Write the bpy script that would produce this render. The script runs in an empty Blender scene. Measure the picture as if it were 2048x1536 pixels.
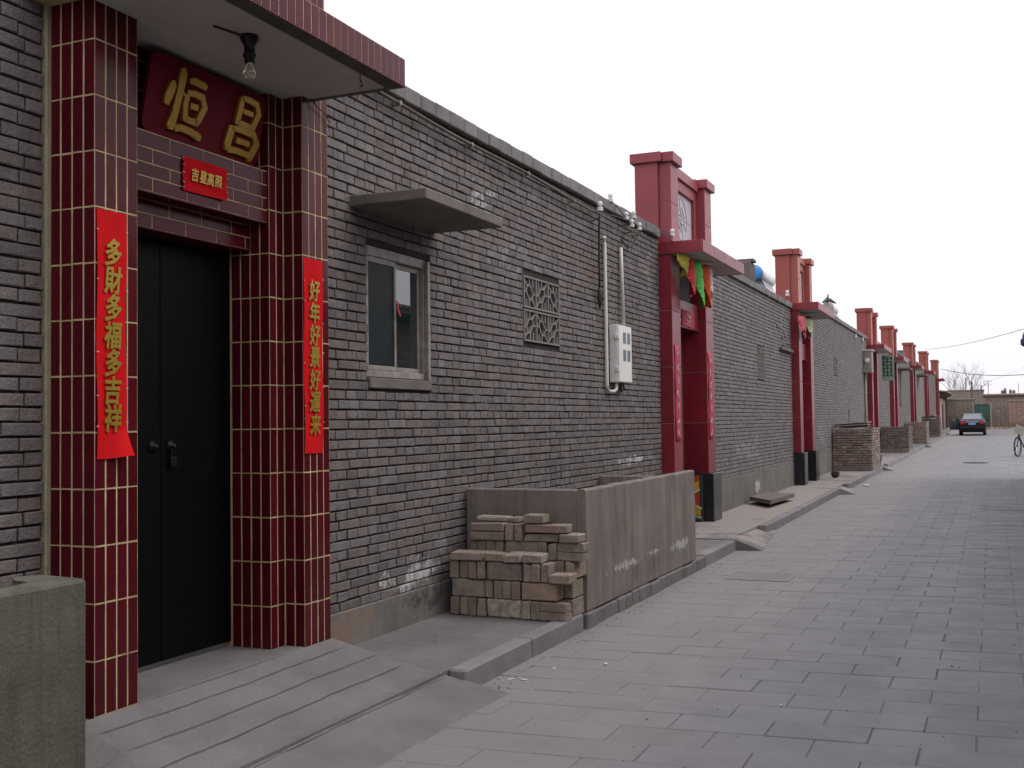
import bpy, math, random
from mathutils import Vector, Matrix
random.seed(7)
RND = random.Random(11)
scene = bpy.context.scene
COL = scene.collection
# ------------------------------------------------------------------ camera
cam_d = bpy.data.cameras.new('camera'); cam = bpy.data.objects.new('camera', cam_d); COL.objects.link(cam)
YAW, PITCH, ROLL = math.radians(23.564), math.radians(1.991), 0.013
Fv = Vector((-math.sin(YAW)*math.cos(PITCH), math.cos(YAW)*math.cos(PITCH), math.sin(PITCH)))
R0 = Vector((math.cos(YAW), math.sin(YAW), 0)); U0 = R0.cross(Fv)
Rv = math.cos(ROLL)*R0 - math.sin(ROLL)*U0; Uv = math.sin(ROLL)*R0 + math.cos(ROLL)*U0
cam.matrix_world = Matrix(((Rv.x, Uv.x, -Fv.x, 3.76), (Rv.y, Uv.y, -Fv.y, 0), (Rv.z, Uv.z, -Fv.z, 1.52), (0, 0, 0, 1)))
cam_d.sensor_fit = 'HORIZONTAL'; cam_d.sensor_width = 36; cam_d.lens = 2200/2048*36
cam_d.clip_start = .05; cam_d.clip_end = 2000
scene.camera = cam
# ------------------------------------------------------------------ sky and sun (bright overcast)
SUN_EL, SUN_AZ = 52, 70        # azimuth measured from +Y (down the street) towards +X (open side)
world = bpy.data.worlds.new('World'); scene.world = world; world.use_nodes = True
wn, wl = world.node_tree.nodes, world.node_tree.links
wn.clear()
wo = wn.new('ShaderNodeOutputWorld'); bg = wn.new('ShaderNodeBackground'); sky = wn.new('ShaderNodeTexSky')
sky.sky_type = 'NISHITA'; sky.sun_disc = False; sky.sun_elevation = math.radians(SUN_EL); sky.sun_rotation = math.radians(SUN_AZ)
sky.dust_density = 4; sky.air_density = 1
mixw = wn.new('ShaderNodeMix'); mixw.data_type = 'RGBA'; mixw.inputs[0].default_value = .93
wl.new(sky.outputs[0], mixw.inputs[6]); mixw.inputs[7].default_value = (12.6, 12.4, 13.3, 1)   # cloud deck
tc = wn.new('ShaderNodeTexCoord'); sz = wn.new('ShaderNodeSeparateXYZ'); wl.new(tc.outputs['Generated'], sz.inputs[0])
mr = wn.new('ShaderNodeMapRange'); mr.inputs[1].default_value = 0; mr.inputs[2].default_value = 1; mr.inputs[3].default_value = .56; mr.inputs[4].default_value = 1.; wl.new(sz.outputs['Z'], mr.inputs[0])
mm_ = wn.new('ShaderNodeMix'); mm_.data_type = 'RGBA'; mm_.blend_type = 'MULTIPLY'; mm_.inputs[0].default_value = 1
wl.new(mixw.outputs[2], mm_.inputs[6]); wl.new(mr.outputs[0], mm_.inputs[7])
wl.new(mm_.outputs[2], bg.inputs[0]); bg.inputs[1].default_value = .112
wl.new(bg.outputs[0], wo.inputs[0])
sun_d = bpy.data.lights.new('sun', 'SUN'); sun = bpy.data.objects.new('sun', sun_d); COL.objects.link(sun)
sun_d.energy = .9; sun_d.angle = math.radians(28); sun_d.color = (1, .97, .93)
sd = Vector((math.cos(math.radians(SUN_EL))*math.sin(math.radians(SUN_AZ)), math.cos(math.radians(SUN_EL))*math.cos(math.radians(SUN_AZ)), math.sin(math.radians(SUN_EL))))
sun.rotation_euler = sd.to_track_quat('Z', 'Y').to_euler(); sun.location = (6, 10, 20)
scene.view_settings.view_transform = 'Standard'; scene.view_settings.look = 'None'
scene.view_settings.gamma = 1; scene.view_settings.exposure = .38; scene.view_settings.use_curve_mapping = False
scene.render.engine = 'CYCLES'
scene.cycles.max_bounces = 6; scene.cycles.use_denoising = True

# ------------------------------------------------------------------ materials
MATS = {}
def material(name, col, col2=None, rough=.8, nscale=6., bump=.15, bscale=90., rand=0., spec=.4, metal=0., streak=None,
             patches=None, dust=None, coat=0., fine=.12, tint=None):
    """Procedural surface: two colours blended by noise, random shift per piece, relief, optional vertical streaks,
    patches=[(pos, radius, colour, amount)] of paint or dirt at places on the thing."""
    m = bpy.data.materials.new(name); m.use_nodes = True; MATS[name] = m
    nt = m.node_tree; n, l = nt.nodes, nt.links
    b = n['Principled BSDF']
    geo = n.new('ShaderNodeNewGeometry')
    def noise(scale, detail=5, vec=None, rough=.6):
        t = n.new('ShaderNodeTexNoise'); t.inputs['Scale'].default_value = scale; t.inputs['Detail'].default_value = detail
        t.inputs['Roughness'].default_value = rough
        l.new(vec or geo.outputs['Position'], t.inputs['Vector']); return t.outputs[0]
    def ramp(sock, a, c):
        r = n.new('ShaderNodeMapRange'); r.inputs[1].default_value = a; r.inputs[2].default_value = c; r.clamp = True
        l.new(sock, r.inputs[0]); return r.outputs[0]
    def mix(f, a, c, mode='MIX'):
        x = n.new('ShaderNodeMix'); x.data_type = 'RGBA'; x.blend_type = mode
        if isinstance(f, float): x.inputs[0].default_value = f
        else: l.new(f, x.inputs[0])
        for i, v in ((6, a), (7, c)):
            if isinstance(v, tuple): x.inputs[i].default_value = (*v, 1)
            else: l.new(v, x.inputs[i])
        return x.outputs[2]
    def math_(op, a, c):
        x = n.new('ShaderNodeMath'); x.operation = op
        for i, v in enumerate((a, c)):
            if isinstance(v, (int, float)): x.inputs[i].default_value = v
            else: l.new(v, x.inputs[i])
        return x.outputs[0]
    col2 = col2 or tuple(c*.75 for c in col)
    c = mix(ramp(noise(nscale), .32, .68), col, col2)
    if rand:
        oi = n.new('ShaderNodeObjectInfo')
        v = math_('FRACT', math_('ADD', oi.outputs['Random'], geo.outputs['Random Per Island']), 0)
        pv_ = math_('FRACT', math_('MULTIPLY', v, 13.7), 0)
        hs = n.new('ShaderNodeHueSaturation')
        l.new(math_('ADD', math_('MULTIPLY', v, rand*2), 1-rand), hs.inputs['Value']); l.new(c, hs.inputs['Color'])
        hs.inputs['Saturation'].default_value = 1
        c = hs.outputs[0]
        if tint:
            v2 = math_('FRACT', math_('MULTIPLY', v, 7.31), 0)
            c = mix(math_('MULTIPLY', ramp(v2, .35, 1.), .75), c, tint)
    if fine:
        f = noise(160, 3)
        c = mix(ramp(f, .3, .7), c, mix(1., c, (1-fine*2,)*3, 'MULTIPLY'))
    if streak:
        mp = n.new('ShaderNodeMapping'); mp.inputs['Scale'].default_value = (7, 7, .5)
        l.new(geo.outputs['Position'], mp.inputs['Vector'])
        s = noise(1.3, 6, mp.outputs[0], .7)
        c = mix(math_('MULTIPLY', ramp(s, .45, .72), streak[1]), c, streak[0])
    if dust:     # settled dirt: (colour, amount, x at which it is full, x at which it is gone)
        sx = n.new('ShaderNodeSeparateXYZ'); l.new(geo.outputs['Position'], sx.inputs[0])
        q = math_('ADD', sx.outputs['X'], math_('MULTIPLY', noise(1.1), 2.2))
        c = mix(math_('MULTIPLY', ramp(q, dust[3]+1.1, dust[2]+1.1), dust[1]), c, dust[0])
    for p in patches or []:
        d = n.new('ShaderNodeVectorMath'); d.operation = 'SUBTRACT'; l.new(geo.outputs['Position'], d.inputs[0]); d.inputs[1].default_value = p[0]
        e = n.new('ShaderNodeVectorMath'); e.operation = 'DIVIDE'; l.new(d.outputs[0], e.inputs[0]); e.inputs[1].default_value = p[1]
        g = n.new('ShaderNodeVectorMath'); g.operation = 'LENGTH'; l.new(e.outputs[0], g.inputs[0])
        fall = ramp(g.outputs['Value'], 1., .2)
        nz = math_('ADD', noise(p[4] if len(p) > 4 else 14, 7, None, .7), math_('MULTIPLY', noise(2.3, 3), .5))
        if rand: nz = math_('ADD', nz, math_('MULTIPLY', math_('SUBTRACT', pv_, .5), .28))
        k = math_('MULTIPLY', ramp(math_('SUBTRACT', nz, math_('MULTIPLY', math_('SUBTRACT', 1., fall), .42)), .74-(p[5] if len(p) > 5 else 0), .84-(p[5] if len(p) > 5 else 0)), p[3])
        k = math_('MULTIPLY', k, ramp(g.outputs['Value'], 1.2, .95))
        c = mix(k, c, p[2])
    l.new(c, b.inputs['Base Color'])
    rr = ramp(noise(nscale*3), 0, 1)
    l.new(math_('ADD', math_('MULTIPLY', rr, .16), max(rough-.08, .02)), b.inputs['Roughness'])
    b.inputs['Specular IOR Level'].default_value = spec; b.inputs['Metallic'].default_value = metal
    if coat: b.inputs['Coat Weight'].default_value = coat; b.inputs['Coat Roughness'].default_value = .08
    if bump:
        bp = n.new('ShaderNodeBump'); bp.inputs['Strength'].default_value = bump; bp.inputs['Distance'].default_value = .012
        l.new(math_('ADD', noise(bscale, 4), math_('MULTIPLY', noise(bscale*.17, 4), 1.6)), bp.inputs['Height'])
        l.new(bp.outputs[0], b.inputs['Normal'])
    return m
def simple(name, col, rough=.5, metal=0., spec=.5, **k):
    return material(name, col, k.pop('col2', tuple(c*.85 for c in col)), rough, metal=metal, spec=spec, bump=k.pop('bump', .03), fine=k.pop('fine', .05), **k)

WHITE = (.5, .48, .48)
material('brick_grey', (.238, .21, .204), (.162, .143, .139), .86, nscale=4.2, bump=.7, bscale=60, rand=.18, spec=.3, fine=.22, streak=((.08, .068, .063), .55),
         tint=(.228, .184, .162),
         patches=[((0, 8.05, 3.34), (.2, .55, .3), WHITE, .85, 20, .03), ((0, 8.75, 2.95), (.2, 1.1, .4), (.27, .26, .27), .6),
                  ((0, 6.85, .46), (.2, .85, .2), WHITE, .9, 16, .09), ((0, 7.25, .6), (.2, .5, .3), (.2, .19, .19), .9, 4),
                  ((0, 12.2, 1.08), (.2, 1.2, .09), WHITE, .85, 20, .12), ((0, 5.5, 3.3), (.2, .25, .4), WHITE, .5, 24),
                  ((0, 12.75, 3.25), (.2, .7, .6), (.26, .25, .26), .6), ((0, 6.95, 3.42), (.1, .12, .07), (.5, .28, .16), .8, 20),
                  ((0, 10.6, 3.1), (.2, 1.3, .9), (.16, .105, .085), .7, 3), ((0, 5.9, 1.9), (.2, .6, 1.1), (.15, .118, .1), .6, 5),
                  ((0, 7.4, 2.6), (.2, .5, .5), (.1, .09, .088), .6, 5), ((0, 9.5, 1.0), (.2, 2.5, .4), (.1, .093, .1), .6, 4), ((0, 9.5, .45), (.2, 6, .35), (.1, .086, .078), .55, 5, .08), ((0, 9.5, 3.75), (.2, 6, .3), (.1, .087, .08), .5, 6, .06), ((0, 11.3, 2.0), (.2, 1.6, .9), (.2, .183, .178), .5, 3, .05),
                  ((0, 18.4, 1.0), (.2, 2.8, .6), (.22, .2, .19), .6, 3)])
material('brick_grey_lit', (.26, .237, .228), (.2, .181, .174), .88, nscale=2.2, bump=.6, bscale=60, rand=.14, spec=.3, fine=.2, tint=(.25, .215, .195), streak=((.15, .135, .128), .4),
         patches=[((0, 18.4, 1.0), (.2, 2.8, .6), (.3, .275, .26), .6, 3), ((0, 27, 1.2), (.2, 3, .8), (.3, .275, .26), .6, 3)])  # brick_grey lightened for the farther walls: brighter daylight put into the colour
material('mortar_lit', (.09, .08, .076), (.13, .115, .105), .95, nscale=9, bump=.4, spec=.1)  # mortar lightened to go with it, daylight again in the colour
material('mortar', (.042, .038, .036), (.075, .064, .054), .95, nscale=9, bump=.4, spec=.1)
material('coping', (.26, .242, .232), (.185, .172, .166), .9, nscale=5, bump=.5, rand=.12, spec=.2)
material('concrete', (.27, .232, .202), (.195, .167, .145), .88, nscale=2.2, bump=.35, bscale=60, spec=.25, streak=((.085, .075, .066), .75),
         patches=[((1.0, 8.55, .36), (.3, .9, .1), (.48, .465, .46), .75, 14, .08), ((1.0, 10.3, .33), (.3, .8, .12), (.48, .465, .46), .75, 14, .08), ((1.0, 9.4, .37), (.3, .6, .06), (.48, .465, .46), .7, 16, .06), ((1.0, 9.4, .25), (.3, 2.2, .2), (.12, .105, .095), .7, 4), ((.3, 7.67, .9), (.6, .3, .3), (.2, .17, .14), .7, 4)])
material('concrete_dark', (.15, .142, .112), (.095, .09, .074), .9, nscale=3, bump=.4, bscale=60, spec=.2, streak=((.045, .042, .034), .75))
material('cement_slab', (.21, .182, .16), (.14, .122, .108), .9, nscale=4, bump=.3, spec=.2)
material('pavement', (.212, .197, .19), (.152, .141, .136), .9, nscale=2.1, bump=.45, bscale=40, spec=.2,
         patches=[((.5, 6.7, .12), (.7, 1.4, .3), (.13, .122, .125), .6, 3, .08), ((.5, 19, .13), (2, 9, .3), (.285, .253, .23), .9, 2, .3), ((.5, 33, .2), (2, 9, .5), (.27, .243, .222), .85, 2, .3)])
material('kerb', (.26, .25, .25), (.2, .19, .19), .9, nscale=3, bump=.5, bscale=30, spec=.2, rand=.1)
material('kerb_face_dirt', (.21, .193, .18), (.14, .13, .122), .92, nscale=4, bump=.4, bscale=30)
material('paving', (.212, .205, .222), (.165, .158, .17), .68, nscale=2.6, bump=.45, bscale=70, rand=.06, spec=.45, fine=.12, dust=((.222, .205, .194), .75, 1.4, 3.),
         patches=[((2.05, 12, 0), (.4, 30, 1), (.235, .222, .222), .3, 1.4, .12), ((3.3, 12, 0), (.4, 30, 1), (.232, .224, .232), .3, 1.4, .12), ((2.9, 6.9, 0), (.5, .7, 1), (.15, .142, .15), .4, 5, .04),
                  ((3.5, 9.5, 0), (.6, 1.2, 1), (.155, .15, .16), .35, 4, .04), ((1.9, 8.2, 0), (.35, .6, 1), (.15, .138, .135), .5, 6, .04), ((4.2, 14, 0), (.8, 2.5, 1), (.14, .135, .145), .45, 3, .05)])
material('joint_dirt', (.145, .137, .142), (.19, .178, .178), .95, nscale=3, bump=.3, dust=((.235, .215, .2), .9, 1.6, 3.2))
material('ground', (.2, .185, .16), (.16, .145, .125), .95, nscale=.4, bump=.3)
material('plaster_base', (.225, .203, .18), (.15, .136, .122), .9, nscale=2.4, bump=.3, bscale=30, streak=((.09, .083, .078), .5),
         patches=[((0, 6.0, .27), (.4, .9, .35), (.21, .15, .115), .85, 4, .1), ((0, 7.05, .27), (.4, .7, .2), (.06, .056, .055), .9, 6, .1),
                  ((0, 19.2, .38), (.3, .6, .4), (.5, .48, .46), .85, 9, .08), ((0, 17.3, .6), (.3, 1., .3), (.13, .11, .11), .8, 6), ((0, 26.2, .35), (.3, 1.6, .5), (.55, .53, .52), .85, 9)])
material('glaze', (.085, .006, .011), (.066, .005, .011), .2, nscale=30, bump=.03, bscale=14, rand=.2, spec=.17, fine=.03)
material('grout', (.7, .58, .31), (.4, .32, .18), .9, nscale=7, bump=.2, spec=.1)
material('grout_edge', (.4, .35, .22), (.3, .26, .17), .9, nscale=12, bump=.4)
material('soffit', (.5, .47, .44), (.42, .39, .36), .9, nscale=3, bump=.1, fine=.04)
simple('door_black', (.0016, .0028, .0034), .5, spec=.12, bump=.08)
simple('iron_black', (.012, .012, .012), .45, metal=.5)
simple('plaque_red', (.15, .006, .016), .6, nscale=9, spec=.12)
simple('gold', (.44, .25, .035), .34, metal=.55)
simple('gold_print', (.5, .36, .05), .35, metal=.5, nscale=60, col2=(.4, .26, .03))
simple('paper_red', (.62, .008, .011), .8, spec=.1, fine=.02)
simple('paper_dark_red', (.6, .006, .012), .8, spec=.1, fine=.02)
simple('paper_pink', (.46, .03, .07), .7)
simple('strip_pale', (.6, .48, .46), .7)
material('granite_red_skylit', (.4, .075, .09), (.33, .058, .07), .4, nscale=2, bump=.04, bscale=40, rand=.08, spec=.4, fine=.3, streak=((.24, .05, .06), .5))  # tower copy of the red granite, sky light above the canopy painted in
material('granite_red', (.33, .022, .038), (.255, .016, .029), .36, nscale=3.5, bump=.06, bscale=40, rand=.12, spec=.45, fine=.3, streak=((.12, .012, .02), .5))
material('granite_orange', (.42, .1, .075), (.35, .078, .06), .4, nscale=2, bump=.04, bscale=40, rand=.1, spec=.4, fine=.2)  # orange tower granite, its tone also raised for sky light
material('granite_dark', (.15, .011, .019), (.115, .009, .015), .35, nscale=2, bump=.04, rand=.1, fine=.15)
material('granite_black', (.02, .02, .024), (.03, .03, .033), .24, nscale=9, bump=.03, fine=.2)
simple('joint_pale', (.4, .3, .27), .9)
material('mural_tile', (.52, .47, .5), (.46, .41, .45), .4, nscale=4, bump=.03)
simple('mural_line', (.3, .3, .34), .5)
simple('door_red', (.05, .006, .01), .4)
simple('pvc', (.64, .61, .53), .5); simple('steel_box', (.78, .76, .71), .45, nscale=3); simple('steel_box_grey', (.26, .24, .21), .6, col2=(.2, .18, .15))
simple('window_hole', (.13, .14, .15), .4)
simple('alu', (.36, .33, .31), .6, metal=.1, col2=(.23, .19, .165), nscale=12); simple('porcelain', (.7, .68, .64), .25)
simple('rust', (.11, .07, .05), .8); simple('cable', (.02, .02, .021), .6)
simple('glass_left', (.006, .014, .015), .5, spec=.2); simple('curtain', (.02, .035, .033), .8)
simple('vent_cement', (.225, .198, .182), .9, bump=.3)
material('loose_brick', (.4, .335, .275), (.26, .219, .184), .92, nscale=12, bump=.7, bscale=55, rand=.2, spec=.15, tint=(.33, .24, .185), fine=.2)
material('lime_brick', (.6, .55, .46), (.26, .2, .15), .92, nscale=22, bump=.7, bscale=55, spec=.15)
material('ochre_brick', (.41, .31, .24), (.31, .24, .19), .92, nscale=9, bump=.7, bscale=55, spec=.15)
material('old_brick', (.4, .32, .27), (.24, .2, .175), .92, nscale=5, bump=.8, bscale=30, rand=.3, tint=(.3, .19, .15), spec=.2)
material('old_brick_grey', (.23, .2, .175), (.18, .158, .14), .92, nscale=2.5, bump=.6, bscale=40, rand=.2, tint=(.19, .12, .09), spec=.2)
material('far_brick', (.36, .28, .24), (.32, .27, .235), .92, nscale=.8, bump=.2, rand=.12, tint=(.36, .26, .21))  # lightened base colour stands in for distance haze
material('far_red_brick', (.4, .25, .2), (.35, .25, .21), .92, nscale=.8, bump=.2, rand=.12)  # red brick, paled in the colour to suggest haze
material('mud', (.36, .3, .24), (.31, .26, .215), .95, nscale=.9, bump=.3, bscale=15)  # earth brown, lightened to carry the haze of the far end
material('wood_old', (.15, .12, .1), (.09, .075, .065), .9, nscale=8, bump=.4, rand=.2)
simple('tarp_pale', (.4, .37, .33), .7); simple('gate_green', (.035, .1, .075), .55, nscale=2); simple('sign_green', (.22, .33, .26), .6, nscale=5)
simple('sign_dark', (.03, .045, .04), .6)
simple('flag_red', (.55, .03, .035), .75); simple('flag_green', (.12, .5, .1), .75); simple('flag_orange', (.72, .12, .02), .75); simple('flag_yellow', (.35, .3, .03), .75); simple('flag_white', (.7, .68, .68), .75)
simple('flag_pink', (.6, .12, .16), .75); simple('flag_lime', (.4, .45, .25), .75)
simple('print_orange', (.5, .11, .015), .4); simple('print_yellow', (.6, .42, .04), .4); simple('print_cream', (.7, .62, .4), .4); simple('print_teal', (.03, .2, .16), .5)
simple('car_paint', (.004, .005, .011), .3, spec=.3); simple('car_glass', (.06, .075, .11), .08, spec=1., coat=.8); simple('tyre', (.012, .012, .012), .8)  # car_glass base lifted to blue-grey, sky reflection put into the colour
simple('rim', (.4, .4, .42), .35, metal=.8); simple('tail_red', (.45, .012, .02), .2); simple('chrome', (.6, .6, .62), .2, metal=.9); simple('plate', (.25, .32, .6), .5)
simple('door_trim', (.06, .09, .09), .5)
simple('tank_white', (.75, .75, .74), .3); simple('tank_blue', (.08, .32, .75), .4); simple('bark', (.3, .25, .24), .9); simple('roof_tile', (.1, .1, .105), .85, rand=.15)  # bark lightened so the sky glare around the twigs is in its colour
simple('bike_box', (.38, .37, .28), .7); simple('bike_frame', (.03, .035, .08), .45); simple('eave_blue', (.05, .05, .16), .6)
simple('litter', (.7, .7, .7), .8); simple('stone', (.05, .035, .04), .9); simple('chimney_brick', (.15, .135, .125), .9, bump=.4)
material('dry_weeds', (.27, .2, .13), (.2, .14, .095), .95, nscale=6)
material('rubble', (.3, .25, .2), (.2, .16, .13), .95, nscale=6, rand=.3)
def glass_mat():
    m = bpy.data.materials.new('glass_reflecting'); m.use_nodes = True; MATS['glass_reflecting'] = m
    b = m.node_tree.nodes['Principled BSDF']; b.inputs['Base Color'].default_value = (.012, .02, .02, 1); b.inputs['Roughness'].default_value = .02
    b.inputs['IOR'].default_value = 2.0; b.inputs['Coat Weight'].default_value = .6; b.inputs['Coat Roughness'].default_value = .01
    g = bpy.data.materials.new('bulb_glass'); g.use_nodes = True; MATS['bulb_glass'] = g
    b = g.node_tree.nodes['Principled BSDF']; b.inputs['Transmission Weight'].default_value = .85; b.inputs['Roughness'].default_value = .08; b.inputs['Base Color'].default_value = (.75, .68, .55, 1)
glass_mat()

# ------------------------------------------------------------------ mesh helpers
class MB:
    def __init__(s): s.v = []; s.f = []
    def add(s, vs, fs):
        o = len(s.v); s.v += [tuple(v) for v in vs]; s.f += [tuple(i+o for i in f) for f in fs]; return s
    def box(s, x0, x1, y0, y1, z0, z1, b=0.):
        """axis box, edges chamfered by b"""
        if b <= 0:
            return s.add([(x0, y0, z0), (x1, y0, z0), (x1, y1, z0), (x0, y1, z0), (x0, y0, z1), (x1, y0, z1), (x1, y1, z1), (x0, y1, z1)],
                         [(0, 3, 2, 1), (4, 5, 6, 7), (0, 1, 5, 4), (1, 2, 6, 5), (2, 3, 7, 6), (3, 0, 4, 7)])
        vs, idx = [], {}
        X, Y, Z = (x0, x1), (y0, y1), (z0, z1)
        for i in (0, 1):
            for j in (0, 1):
                for k in (0, 1):
                    ix, iy, iz = X[i]+(b if i == 0 else -b), Y[j]+(b if j == 0 else -b), Z[k]+(b if k == 0 else -b)
                    for a, p in (('x', (X[i], iy, iz)), ('y', (ix, Y[j], iz)), ('z', (ix, iy, Z[k]))):
                        idx[(i, j, k, a)] = len(vs); vs.append(p)
        fs = []
        q = lambda *ks: fs.append(tuple(idx[k] for k in ks))
        for i in (0, 1):
            o = [(i, 0, 0, 'x'), (i, 1, 0, 'x'), (i, 1, 1, 'x'), (i, 0, 1, 'x')]; q(*(o if i else o[::-1]))
            o = [(0, i, 0, 'y'), (0, i, 1, 'y'), (1, i, 1, 'y'), (1, i, 0, 'y')]; q(*(o if i else o[::-1]))
            o = [(0, 0, i, 'z'), (1, 0, i, 'z'), (1, 1, i, 'z'), (0, 1, i, 'z')]; q(*(o if i else o[::-1]))
        for i in (0, 1):
            for j in (0, 1):
                o = [(i, j, 0, 'x'), (i, j, 1, 'x'), (i, j, 1, 'y'), (i, j, 0, 'y')]; q(*(o if i != j else o[::-1]))
                o = [(i, 0, j, 'x'), (i, 1, j, 'x'), (i, 1, j, 'z'), (i, 0, j, 'z')]; q(*(o if i == j else o[::-1]))
                o = [(0, i, j, 'y'), (1, i, j, 'y'), (1, i, j, 'z'), (0, i, j, 'z')]; q(*(o if i != j else o[::-1]))
        for i in (0, 1):
            for j in (0, 1):
                for k in (0, 1):
                    o = [(i, j, k, 'x'), (i, j, k, 'y'), (i, j, k, 'z')]; q(*(o if (i+j+k) % 2 else o[::-1]))
        return s.add(vs, fs)
    def tube(s, pts, r, n=8, caps=True):
        pts = [Vector(p) for p in pts]; rs = r if isinstance(r, (list, tuple)) else [r]*len(pts)
        vs, fs = [], []
        up = Vector((0, 0, 1))
        for i, p in enumerate(pts):
            t = (pts[min(i+1, len(pts)-1)]-pts[max(i-1, 0)]).normalized()
            a = t.cross(up)
            if a.length < .05: a = t.cross(Vector((1, 0, 0)))
            a.normalize(); c = t.cross(a)
            for k in range(n):
                w = 2*math.pi*k/n; vs.append(p+(a*math.cos(w)+c*math.sin(w))*rs[i])
        for i in range(len(pts)-1):
            for k in range(n): fs.append((i*n+k, i*n+(k+1) % n, (i+1)*n+(k+1) % n, (i+1)*n+k))
        if caps: fs += [tuple(range(n))[::-1], tuple(range((len(pts)-1)*n, len(pts)*n))]
        return s.add(vs, fs)
    def lathe(s, c, prof, n=12, axis='z'):
        """profile [(r,h)] turned about an axis through c"""
        vs, fs = [], []
        for r, h in prof:
            for k in range(n):
                w = 2*math.pi*k/n; a, b_ = r*math.cos(w), r*math.sin(w)
                o = {'z': (a, b_, h), 'x': (h, a, b_), 'y': (b_, h, a)}[axis]
                vs.append((c[0]+o[0], c[1]+o[1], c[2]+o[2]))
        for i in range(len(prof)-1):
            for k in range(n): fs.append((i*n+k, i*n+(k+1) % n, (i+1)*n+(k+1) % n, (i+1)*n+k))
        fs += [tuple(range(n))[::-1], tuple(range((len(prof)-1)*n, len(prof)*n))]
        return s.add(vs, fs)
    def bar(s, p, q, w, h, n=Vector((1, 0, 0))):
        """rectangular bar from p to q; w in the plane across, h along n"""
        p, q = Vector(p), Vector(q); t = (q-p).normalized(); a = t.cross(n).normalized()*w/2; b = n.normalized()*h/2
        return s.add([p-a-b, p+a-b, p+a+b, p-a+b, q-a-b, q+a-b, q+a+b, q-a+b],
                     [(0, 1, 2, 3), (7, 6, 5, 4), (1, 0, 4, 5), (2, 1, 5, 6), (3, 2, 6, 7), (0, 3, 7, 4)])
    def prism(s, poly, axis, a0, a1):
        """2D polygon extruded along an axis: 'x': poly in (y,z); 'y': (x,z); 'z': (x,y)"""
        f = {'x': lambda a, p: (a, p[0], p[1]), 'y': lambda a, p: (p[0], a, p[1]), 'z': lambda a, p: (p[0], p[1], a)}[axis]
        n = len(poly); vs = [f(a0, p) for p in poly]+[f(a1, p) for p in poly]
        return s.add(vs, [tuple(range(n))[::-1], tuple(range(n, 2*n))]+[(i, (i+1) % n, n+(i+1) % n, n+i) for i in range(n)])
    def sheet(s, rows, thick=.0, n=None):
        """grid of points; thickness along n"""
        h, w = len(rows), len(rows[0]); vs = [p for r in rows for p in r]
        fs = [(i*w+j, i*w+j+1, (i+1)*w+j+1, (i+1)*w+j) for i in range(h-1) for j in range(w-1)]
        if thick:
            nn = Vector(n)*thick; k = len(vs); vs2 = [Vector(p)-nn for p in vs]
            rim = [j for j in range(w)]+[i*w+w-1 for i in range(1, h)]+[(h-1)*w+j for j in range(w-2, -1, -1)]+[i*w for i in range(h-2, 0, -1)]
            fs += [tuple(k+i for i in f[::-1]) for f in fs]+[(rim[i], rim[i-1], rim[i-1]+k, rim[i]+k) for i in range(len(rim))]
            vs = vs+vs2
        return s.add(vs, fs)
    def mesh(s, name, off=(0, 0, 0), smooth=False, fix=False):
        m = bpy.data.meshes.new(name); m.from_pydata([(v[0]-off[0], v[1]-off[1], v[2]-off[2]) for v in s.v], [], s.f)
        if fix:
            import bmesh
            bm = bmesh.new(); bm.from_mesh(m); bmesh.ops.recalc_face_normals(bm, faces=bm.faces); bm.to_mesh(m); bm.free()
        if smooth: m.shade_smooth()
        m.update(); return m
def root_loc(o):
    while o.parent: o = o.parent
    return o.location if o.type == 'EMPTY' else Vector((0, 0, 0))
def obj(name, mb, mat, parent=None, smooth=False, fix=True):
    """one mesh object; vertices in world metres, stored relative to the thing's base"""
    off = root_loc(parent) if parent else (0, 0, 0)
    m = mb.mesh(name, off, smooth, fix) if isinstance(mb, MB) else mb
    if mat: m.materials.clear(); m.materials.append(MATS[mat])
    o = bpy.data.objects.new(name, m); COL.objects.link(o)
    if parent: o.parent = parent
    return o
def piece(name, mesh, loc, parent, rot=None):
    o = bpy.data.objects.new(name, mesh); COL.objects.link(o); o.parent = parent
    o.location = Vector(loc)-root_loc(parent)
    if rot: o.rotation_euler = rot
    return o
def thing(name, label, cat, loc, group=None):
    o = bpy.data.objects.new(name, None); COL.objects.link(o); o.location = loc; o.empty_display_size = .1
    return tag(o, label, cat, group)
def tag(o, label=None, cat=None, group=None, kind=None):
    if label: o['label'] = label
    if cat: o['category'] = cat
    if group: o['group'] = group
    if kind: o['kind'] = kind
    return o
def solo(name, mb, mat, label, cat, group=None, smooth=False, base=None):
    """a thing that is a single mesh with its origin at its base"""
    if base is None:
        v = mb.v; base = (sum(p[0] for p in v)/len(v), sum(p[1] for p in v)/len(v), min(p[2] for p in v))
    m = mb.mesh(name, base, smooth, True); m.materials.append(MATS[mat])
    o = bpy.data.objects.new(name, m); COL.objects.link(o); o.location = base
    return tag(o, label, cat, group)
def structure(name, mb, mat): return tag(obj(name, mb, mat), kind='structure')
def gz(y):      # the lane climbs gently towards its far end
    if y < 15: return 0.
    if y < 80: return .0044*(y-15)
    return .286+.022*(min(y, 100)-80)
_glyphs = {}
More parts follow.
